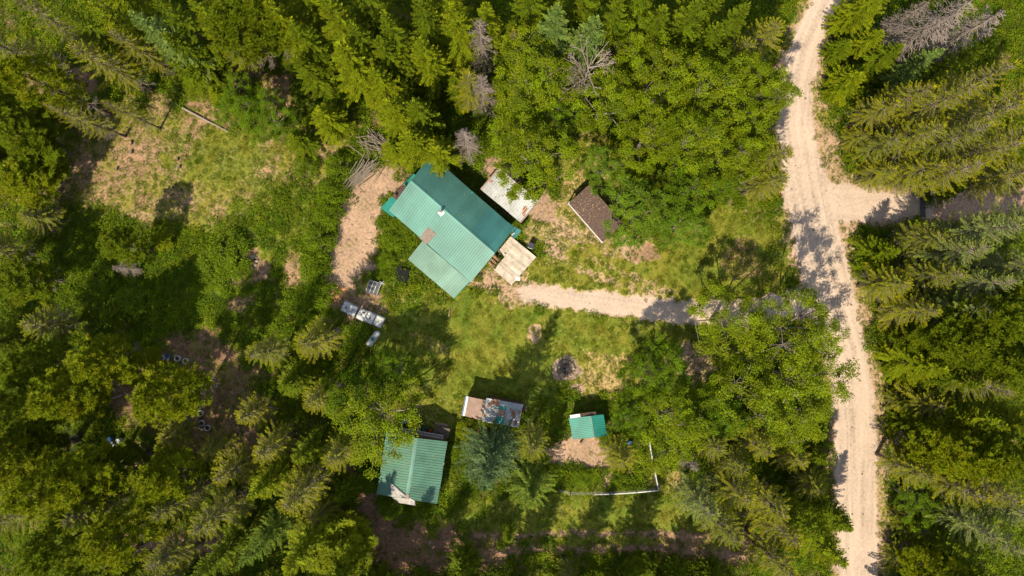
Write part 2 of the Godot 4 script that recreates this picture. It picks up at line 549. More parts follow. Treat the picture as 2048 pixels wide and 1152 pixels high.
		out[i * 3 + 2] = lut[int(clampf(bl, 0.0, 1.0) * 1024.0)]
		bump[i] = int(clampf(a * (0.12 + 0.4 * cov) + cov * 0.3, 0.0, 1.0) * 255.0)
	var tex := ImageTexture.create_from_image(Image.create_from_data(tw, th, false, Image.FORMAT_RGB8, out))
	var btex := ImageTexture.create_from_image(Image.create_from_data(tw, th, false, Image.FORMAT_L8, bump))
	var gm := StandardMaterial3D.new()
	gm.resource_name = "ground"
	gm.albedo_texture = tex
	gm.roughness = 0.95
	gm.heightmap_enabled = true
	gm.heightmap_texture = btex
	gm.heightmap_scale = 9.0
	var a := []
	a.resize(Mesh.ARRAY_MAX)
	var pv := PackedVector3Array(); var pn := PackedVector3Array(); var pu := PackedVector2Array(); var pi := PackedInt32Array()
	var big := 2.5
	for q in [Vector2(-1, -1), Vector2(1, -1), Vector2(1, 1), Vector2(-1, 1)]:
		pv.append(Vector3(q.x * SPAN * big, 0, q.y * SPAN_Z * big)); pn.append(Vector3.UP)
		pu.append(Vector2(q.x * big + 0.5, q.y * big + 0.5))
	for k in [0, 1, 2, 0, 2, 3]: pi.append(k)
	a[Mesh.ARRAY_VERTEX] = pv; a[Mesh.ARRAY_NORMAL] = pn; a[Mesh.ARRAY_TEX_UV] = pu; a[Mesh.ARRAY_INDEX] = pi
	var me := ArrayMesh.new()
	me.add_surface_from_arrays(Mesh.PRIMITIVE_TRIANGLES, a)
	M["ground"] = gm
	ribbon("gravel_road", rd, 0.012, "main pale gravel road curving down through the forest")
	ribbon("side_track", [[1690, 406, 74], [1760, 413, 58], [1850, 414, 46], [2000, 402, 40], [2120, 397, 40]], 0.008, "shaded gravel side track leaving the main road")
	ribbon("driveway", [[1052, 586, 32], [1100, 592, 38], [1200, 606, 44], [1300, 618, 46], [1400, 626, 46], [1520, 620, 48], [1620, 604, 56]], 0.006, "short gravel driveway from the road to the house deck")
	ribbon("forest_track", [[700, 1118, 60], [840, 1098, 62], [960, 1090, 50], [1150, 1081, 46], [1330, 1083, 46], [1520, 1102, 48]], 0.006, "shaded two-rut dirt track along the bottom edge")
	var o := part_mesh(self, "ground", me, gm)
	tag(o, "forest clearing ground of turf, duff, clay and a pale gravel road", "", "", "structure")

# a sheet of the same ground lying a few millimetres higher: a road of its own with a ragged edge
func ribbon(called: String, pts: Array, y: float, label: String) -> void:
	var left := []; var right := []
	for k in pts.size() - 1:
		var p0 := Vector2(pts[k][0], pts[k][1]); var p1 := Vector2(pts[k + 1][0], pts[k + 1][1])
		var e := (p1 - p0).normalized()
		var side := Vector2(-e.y, e.x)
		if k > 0:
			var e0 := (p0 - Vector2(pts[k - 1][0], pts[k - 1][1])).normalized()
			side = Vector2(-(e0.y + e.y), e0.x + e.x).normalized()
		var side2 := Vector2(-e.y, e.x)
		if k < pts.size() - 2:
			var e2 := (Vector2(pts[k + 2][0], pts[k + 2][1]) - p1).normalized()
			side2 = Vector2(-(e2.y + e.y), e2.x + e.x).normalized()
		for j in 14:
			var u := j / 14.0
			var q := p0.lerp(p1, u)
			var sd := side.lerp(side2, u).normalized()
			var hw: float = lerpf(pts[k][2], pts[k + 1][2], u) * 0.5 + 2.0
			left.append(q + sd * (hw + edge_noise.get_noise_2d(q.x * 5.0, q.y * 5.0) * 6.0))
			right.append(q - sd * (hw + edge_noise.get_noise_2d(q.x * 5.0 + 400.0, q.y * 5.0) * 6.0))
	var pv := PackedVector3Array(); var pn := PackedVector3Array(); var pu := PackedVector2Array(); var pi := PackedInt32Array()
	for k in left.size():
		for q in [left[k], right[k]]:
			var w := gp(q.x, q.y)
			pv.append(Vector3(w.x, y, w.z)); pn.append(Vector3.UP)
			pu.append(Vector2(w.x / SPAN + 0.5, w.z / SPAN_Z + 0.5))
		if k > 0:
			var b := (k - 1) * 2
			var up := -(pv[b + 1] - pv[b]).cross(pv[b + 2] - pv[b]).y > 0.0
			for t in ([0, 1, 2, 1, 3, 2] if up else [0, 2, 1, 1, 2, 3]): pi.append(b + t)
	var a := []
	a.resize(Mesh.ARRAY_MAX)
	a[Mesh.ARRAY_VERTEX] = pv; a[Mesh.ARRAY_NORMAL] = pn; a[Mesh.ARRAY_TEX_UV] = pu; a[Mesh.ARRAY_INDEX] = pi
	var me := ArrayMesh.new()
	me.add_surface_from_arrays(Mesh.PRIMITIVE_TRIANGLES, a)
	tag(part_mesh(self, called, me, M.ground), label, "", "", "structure")

func sample(arr: PackedFloat32Array, px: float, py: float) -> float:
	var c := cell(px, py)
	var x := int(c.x * GW); var y := int(c.y * GH)
	if x < 0 or y < 0 or x >= GW or y >= GH: return 0.3
	return arr[y * GW + x]

# ---- trees: a few grown meshes of each kind, set out one by one
var stock := {}

func dir_of(az: float, el: float) -> Vector3:
	return Vector3(cos(az) * cos(el), sin(el), sin(az) * cos(el))

# conifer of nominal height 16 m; returns [trunk, bare lower limbs or null, crown], nominal crown radius 2.6 m
func grow_conifer(sd: int, kind: String) -> Array:
	var r := RandomNumberGenerator.new()
	r.seed = sd
	var h := 16.0; var rad := 5.0 if kind == "spruce" else 2.6
	var tr := Geo.new(); var bare := Geo.new(); var cr := Geo.new()
	var bend := Vector3(r.randf_range(-0.25, 0.25), 0, r.randf_range(-0.25, 0.25))
	var base_r := 0.2
	var at := func(y: float) -> Vector3: return Vector3(0, y, 0) + bend * sin(y / h * 2.6)
	var last: Vector3 = at.call(-0.1)
	for k in 9:
		var y1 := (k + 1) * h / 9.0
		var nx: Vector3 = at.call(minf(y1, h - 0.1))
		var g := r.randf_range(0.8, 1.0)
		tr.tube(last, nx, maxf(0.015, base_r * (1.0 - k / 9.0)) * (1.25 if k == 0 else 1.0), maxf(0.012, base_r * (1.0 - (k + 1) / 9.0)), 7, Color(g, g, g))
		last = nx
	var y0: float = {"fir": 1.8, "larch": 5.2, "pine": 6.0, "spruce": 0.7}[kind] * r.randf_range(0.75, 1.2)
	var step: float = {"fir": 0.44, "larch": 0.46, "pine": 0.6, "spruce": 0.5}[kind]
	# dead lower limbs
	if kind == "larch" or kind == "pine":
		var y := 2.2
		while y < y0 + 1.2:
			for b in r.randi_range(2, 4):
				var az := r.randf() * TAU
				var ln := r.randf_range(0.7, 2.1) * (0.6 + 0.4 * y / y0)
				var p: Vector3 = at.call(y)
				limb_bare(bare, r, p, dir_of(az, r.randf_range(-0.25, 0.2)), ln, 0.028, 2)
			y += r.randf_range(0.3, 0.6)
	var y := y0
	while y < h - 0.15:
		var t := (y - y0) / (h - y0)
		var prof: float
		match kind:
			"fir": prof = pow(1.0 - t, 0.75) * (0.72 + 0.28 * minf(1.0, t * 5.0))
			"spruce": prof = pow(1.0 - t, 0.9)
			"larch": prof = pow(1.0 - t, 0.62) * (0.6 + 0.4 * minf(1.0, t * 4.0))
			_: prof = pow(sin(clampf(t * 0.86 + 0.14, 0.0, 1.0) * PI), 0.55) * 0.95
		var nb := r.randi_range(5, 7)
		if t > 0.9: nb = 4
		for b in nb:
			var az := r.randf() * TAU
			var ln := maxf(0.18, rad * prof * r.randf_range(0.62, 1.12))
			var el := lerpf(-0.12, 0.75, pow(t, 1.6)) + r.randf_range(-0.12, 0.12)
			if kind == "spruce": el -= 0.1
			if kind == "pine": el += 0.12
			branch(cr, bare if kind == "larch" else null, r, at.call(y), az, el, ln, kind, t)
		y += step * r.randf_range(0.7, 1.3) * (1.0 - 0.45 * t)
	# leader
	for k in 8:
		cr.leaf(at.call(h - 0.35), dir_of(r.randf() * TAU, r.randf_range(0.7, 1.4)), dir_of(r.randf() * TAU, 0.1), 0.5, 0.12, Color(0.95, 1, 0.8))
	return [tr.mesh(), bare.mesh() if bare.v.size() else null, cr.mesh()]

func limb_bare(g: Geo, r: RandomNumberGenerator, p: Vector3, d: Vector3, ln: float, w: float, depth: int) -> void:
	var q := p + d * ln * 0.5
	var d2 := (d + Vector3(r.randf_range(-0.2, 0.2), r.randf_range(-0.3, 0.12), r.randf_range(-0.2, 0.2))).normalized()
	var e := q + d2 * ln * 0.5
	var k := r.randf_range(0.75, 1.0)
	g.tube(p, q, w, w * 0.72, 3, Color(k, k, k))
	g.tube(q, e, w * 0.72, w * 0.3, 3, Color(k, k, k))
	if depth > 0:
		for i in r.randi_range(3, 5):
			var u := r.randf_range(0.3, 0.95)
			var s := p.lerp(q, u * 2.0) if u < 0.5 else q.lerp(e, u * 2.0 - 1.0)
			var sd := d.cross(Vector3.UP).normalized() * (1.0 if i % 2 == 0 else -1.0)
			limb_bare(g, r, s, (d * 0.8 + sd * r.randf_range(0.5, 1.0) + Vector3.UP * r.randf_range(-0.3, 0.2)).normalized(), ln * (1.05 - u) * 0.6, w * 0.55, depth - 1)

func branch(cr: Geo, wood: Geo, r: RandomNumberGenerator, p: Vector3, az: float, el: float, ln: float, kind: String, t: float) -> void:
	var out := dir_of(az, el)
	var flat := dir_of(az, 0.0)
	var side := Vector3(-flat.z, 0, flat.x)
	var k := r.randf_range(0.48, 1.0)
	var yel := r.randf_range(0.82, 1.0)
	var droop := 0.16 if kind != "spruce" else 0.2
	if kind == "pine":
		# tufts of needles toward the tips
		var nt := int(ceil(ln * 3.0))
		for i in nt:
			var u := sqrt(r.randf_range(0.2, 1.0))
			var sp := (1.0 - u) * 0.7 + 0.25
			var c := p + out * ln * u + side * r.randf_range(-sp, sp) * ln * 0.5 + Vector3(0, r.randf_range(-0.1, 0.28) + u * u * 0.2, 0)
			var kk := (0.35 + 0.65 * k) * r.randf_range(0.75, 1.0)
			var ax := (out + Vector3(r.randf_range(-0.5, 0.5), r.randf_range(0.1, 0.9), r.randf_range(-0.5, 0.5))).normalized()
			for j in 24:
				var d := (ax * 0.8 + dir_of(r.randf() * TAU, r.randf_range(-0.6, 1.2))).normalized()
				var lk := kk * r.randf_range(0.78, 1.0)
				cr.leaf(c, d, (Vector3.UP + Vector3(r.randfn(), 0, r.randfn()) * 0.4).normalized(), r.randf_range(0.28, 0.46), 0.06, Color(lk * yel, lk, lk * 0.85))
		return
	var st := {"fir": 0.08, "larch": 0.085, "spruce": 0.085}[kind] as float
	var tl := {"fir": 0.36, "larch": 0.3, "spruce": 0.42}[kind] as float
	var tw := {"fir": 0.068, "larch": 0.045, "spruce": 0.08}[kind] as float
	if wood:
		var q := p + out * ln * 0.92
		wood.tube(p, q, 0.03, 0.014, 3, Color(1, 0.98, 0.96))
	var s := ln * 0.12 if kind != "larch" else ln * 0.2
	while s < ln:
		var u := s / ln
		var c := p + out * s + Vector3(0, -droop * ln * u * (1.0 - u) * 2.0 + (0.12 * ln * u * u), 0)
		var wl := tl * minf(1.0, 0.35 + ln * 0.3) * (1.15 - 0.65 * u)
		for sg in [-1.0, 1.0]:
			var ang := r.randf_range(0.45, 1.05)
			var d: Vector3 = (flat * cos(ang) + side * (sg * sin(ang)) + Vector3.UP * (el * 0.45 + r.randf_range(-0.28, 0.3))).normalized()
			var up := (Vector3.UP + side * r.randf_range(-0.6, 0.6) + flat * r.randf_range(-0.5, 0.3)).normalized()
			var lk := k * r.randf_range(0.6, 1.0)
			var tip := 1.0 if u > 0.75 else 0.93
			var col := Color(lk * yel * tip, lk, lk * (0.7 if u > 0.8 else 0.95))
			cr.leaf(c, d, up, wl * r.randf_range(0.75, 1.25), tw * r.randf_range(0.8, 1.2), col)
			if kind != "pine":
				# second order sprays
				var c2: Vector3 = c + d * wl * r.randf_range(0.35, 0.7)
				var d2 := (d + flat * r.randf_range(0.2, 0.9) + Vector3.UP * r.randf_range(-0.4, 0.4)).normalized()
				cr.leaf(c2, d2, up, wl * 0.62, tw, col)
		s += st * r.randf_range(0.8, 1.25)
	for i in 3:
		cr.leaf(p + out * ln * 0.94 + Vector3(0, 0.12 * ln, 0) * 0.8, (out + Vector3(r.randf_range(-0.3, 0.3), r.randf_range(-0.2, 0.3), r.randf_range(-0.3, 0.3))).normalized(), Vector3.UP, tl * 0.6, tw, Color(k * yel, k, k * 0.7))

# broadleaf tree of nominal height 13 m and crown radius 4.5 m: limbs, twigs, lobes of leaves
func grow_broadleaf(sd: int, lobes: int, leaf_n: int, spread := 1.0) -> Array:
	var r := RandomNumberGenerator.new()
	r.seed = sd
	var tr := Geo.new(); var lm := Geo.new(); var cr := Geo.new()
	var h := 13.0; var rad := 4.5
	var fork := Vector3(r.randf_range(-0.3, 0.3), 3.6, r.randf_range(-0.3, 0.3))
	tr.tube(Vector3(0, -0.1, 0), fork * 0.5, 0.27, 0.22, 8, Color(0.85, 0.85, 0.85))
	tr.tube(fork * 0.5, fork, 0.22, 0.19, 8)
	var limbs := []
	for i in 7:
		var az := TAU * i / 7.0 + r.randf_range(-0.3, 0.3)
		var el := r.randf_range(0.5, 1.15) if i < 6 else 1.5
		var end := fork + dir_of(az, el) * r.randf_range(3.6, 5.2)
		var mid := fork.lerp(end, 0.5) + Vector3(r.randf_range(-0.3, 0.3), -0.3, r.randf_range(-0.3, 0.3))
		lm.tube(fork, mid, 0.12, 0.085, 5)
		lm.tube(mid, end, 0.085, 0.05, 5)
		limbs.append([fork, mid, end])
	var spots := []
	for i in lobes:
		# lobes over the upper crown, uneven in size and reach
		var az := r.randf() * TAU
		var el := asin(r.randf_range(-0.25, 1.0)) if i % 4 else r.randf_range(1.0, 1.55)
		var reach := r.randf_range(0.62, 1.0) * (1.0 + 0.16 * sin(az * 3.0 + sd))
		var c := Vector3(cos(az) * cos(el) * rad * reach, 7.6 + sin(el) * 4.6 * reach, sin(az) * cos(el) * rad * reach)
		var near := false
		for q0 in spots:
			if c.distance_squared_to(q0) < 0.9: near = true
		if near: continue
		spots.append(c)
		var lr := r.randf_range(0.42, 0.85)
		var best := 1e9; var from := fork
		for L in limbs:
			for u in [0.35, 0.6, 0.85, 1.0]:
				var q: Vector3 = (L[0] as Vector3).lerp(L[1], u * 2.0) if u < 0.5 else (L[1] as Vector3).lerp(L[2], u * 2.0 - 1.0)
				var dd := q.distance_to(c)
				if dd < best: best = dd; from = q
		var mid2 := from.lerp(c, 0.55) + Vector3(0, 0.2, 0)
		lm.tube(from, mid2, 0.042, 0.03, 3)
		lm.tube(mid2, c, 0.03, 0.012, 3)
		var lk := r.randf_range(0.55, 1.0)
		var warm := r.randf_range(0.85, 1.0)
		for j in 8:
			var tip := c + dir_of(r.randf() * TAU, r.randf_range(-0.4, 1.3)) * lr * r.randf_range(0.35, 1.0)
			lm.tube(c, tip, 0.012, 0.006, 3)
			for m in leaf_n:
				var p := tip + Vector3(r.randfn(), r.randfn() * 0.7, r.randfn()) * 0.17 * spread
				var d := dir_of(r.randf() * TAU, r.randf_range(-0.7, 0.5))
				var up := (Vector3.UP + Vector3(r.randfn(), r.randfn() * 0.3, r.randfn()) * 0.5).normalized()
				var q := lk * r.randf_range(0.55, 1.0)
				var y := r.randf_range(0.75, 1.0) * warm
				cr.leaf(p, d, up, r.randf_range(0.12, 0.21), r.randf_range(0.085, 0.13), Color(q * y, q, q * r.randf_range(0.5, 1.0)))
	return [tr.mesh(), lm.mesh(), cr.mesh()]

func grow_snag(sd: int, fan: bool) -> Array:
	var r := RandomNumberGenerator.new()
	r.seed = sd
	var tr := Geo.new(); var lm := Geo.new()
	var h := 12.0
	tr.tube(Vector3(0, -0.1, 0), Vector3(0.1, h * 0.5, 0), 0.18, 0.11, 7)
	tr.tube(Vector3(0.1, h * 0.5, 0), Vector3(0, h, 0.1), 0.11, 0.015, 6)
	if fan:
		for i in 26:
			limb_bare(lm, r, Vector3(0, h * r.randf_range(0.45, 0.8), 0), dir_of(r.randf() * TAU, r.randf_range(0.15, 1.0)), r.randf_range(2.0, 3.6), 0.055, 3)
	else:
		for i in 150:
			var u := r.randf_range(0.2, 0.98)
			limb_bare(lm, r, Vector3(0, h * u, 0), dir_of(r.randf() * TAU, r.randf_range(-0.4, 0.3)), 2.4 * pow(1.05 - u, 0.6) * r.randf_range(0.5, 1.1), 0.035, 2)
	return [tr.mesh(), lm.mesh(), null]

# bush of nominal radius 2 m and height 2 m
func grow_bush(sd: int) -> Array:
	var r := RandomNumberGenerator.new()
	r.seed = sd
	var lm := Geo.new(); var cr := Geo.new()
	for i in 95:
		var az := r.randf() * TAU
		var u := sqrt(r.randf()) * (1.0 + 0.14 * sin(az * 3.0 + sd))
		var c := Vector3(cos(az) * u * 1.75, (1.75 - u * u * 1.15) * r.randf_range(0.7, 1.1), sin(az) * u * 1.75)
		lm.tube(Vector3(c.x * 0.3, -0.05, c.z * 0.3), c, 0.02, 0.006, 3)
		var k := r.randf_range(0.55, 1.0)
		for j in 40:
			var p := c + Vector3(r.randfn(), r.randfn() * 0.8, r.randfn()) * 0.17
			p.y = maxf(p.y, 0.05)
			var q := k * r.randf_range(0.65, 1.0)
			cr.leaf(p, dir_of(r.randf() * TAU, r.randf_range(-0.6, 0.7)), (Vector3.UP + Vector3(r.randfn(), 0, r.randfn()) * 0.6).normalized(), r.randf_range(0.1, 0.19), r.randf_range(0.06, 0.11), Color(q * r.randf_range(0.75, 1.0), q, q * r.randf_range(0.6, 1.0)))
	return [null, lm.mesh(), cr.mesh()]

func stock_up() -> void:
	for k in 6: stock["F%d" % k] = grow_conifer(100 + k, "fir")
	for k in 6: stock["L%d" % k] = grow_conifer(200 + k, "larch")
	for k in 6: stock["P%d" % k] = grow_conifer(300 + k, "pine")
	for k in 2: stock["S%d" % k] = grow_conifer(400 + k, "spruce")
	for k in 5: stock["B%d" % k] = grow_broadleaf(500 + k, 190, 30)
	for k in 3: stock["T%d" % k] = grow_broadleaf(540 + k, 100, 24, 1.2)
	for k in 3: stock["D%d" % k] = grow_snag(600 + k, false)
	stock["N0"] = grow_snag(650, true)
	for k in 4: stock["K%d" % k] = grow_bush(700 + k)

const KINDS := {
	"F": ["fir_tree", "tree", "fir_", 6, 16.0, 2.6, "firs of the surrounding forest"],
	"L": ["larch_tree", "tree", "larch_", 6, 16.0, 2.6, "larches of the surrounding forest"],
	"P": ["pine_tree", "tree", "fir_", 6, 16.0, 2.6, "pines of the surrounding forest"],
	"S": ["spruce_tree", "tree", "spruce_", 2, 16.0, 5.0, "blue-green spruces by the sheds"],
	"B": ["broadleaf_tree", "tree", "broad_", 5, 13.0, 4.5, "broadleaf trees round the yard"],
	"T": ["open_crowned_tree", "tree", "broad_", 3, 13.0, 4.5, "broadleaf trees round the yard"],
	"D": ["dead_conifer", "dead tree", "", 3, 12.0, 2.4, "standing dead trees"],
	"N": ["bare_tree", "dead tree", "", 1, 12.0, 3.2, "standing dead trees"],
	"K": ["bush", "bush", "broad_", 4, 2.0, 2.0, "bushes in the clearings"],
}
var kind_count := {}
const DEBUG := false

func plant(kind: String, tint: int, px: float, py: float, h: float, rad: float, label: String) -> void:
	var K: Array = KINDS[kind]
	var n: int = kind_count.get(kind, 0)
	kind_count[kind] = n + 1
	var hv: float = h * (0.6 if kind in "BTK" else 1.0)   # conifers are given by their tip, round crowns by their middle
	var w := gp(px, py, hv)
	var o := thing(K[0], label, K[1], Vector3(w.x, 0, w.z), K[6], rng.randf() * TAU)
	if DEBUG and sample(turf, px + (1024 - px) * hv / CAM_H, py + (576 - py) * hv / CAM_H) < 0.03: print("on road: ", label, " ", px, " ", py)
	if kind in "FLP": rad *= 1.08
	if kind == "B": rad *= 0.94
	o.scale = Vector3(rad / K[5], h / K[4], rad / K[5])
	var set: Array = stock["%s%d" % [kind, (tint * 2 + n % 3) % int(K[3])]]
	if set[0]: part_mesh(o, "trunk", set[0], M.dead_wood if kind in "DN" else M.pale_bark if kind in "BT" else M.bark)
	if set[1]: part_mesh(o, "bare_branchwork" if kind in "LPDN" else "branchwork", set[1], M.bleached_wood if kind == "N" else M.pale_bark if kind in "BTKNL" else M.dead_wood)
	if set[2]: part_mesh(o, "crown" if kind != "K" else "foliage", set[2], M[K[2] + str(tint)])

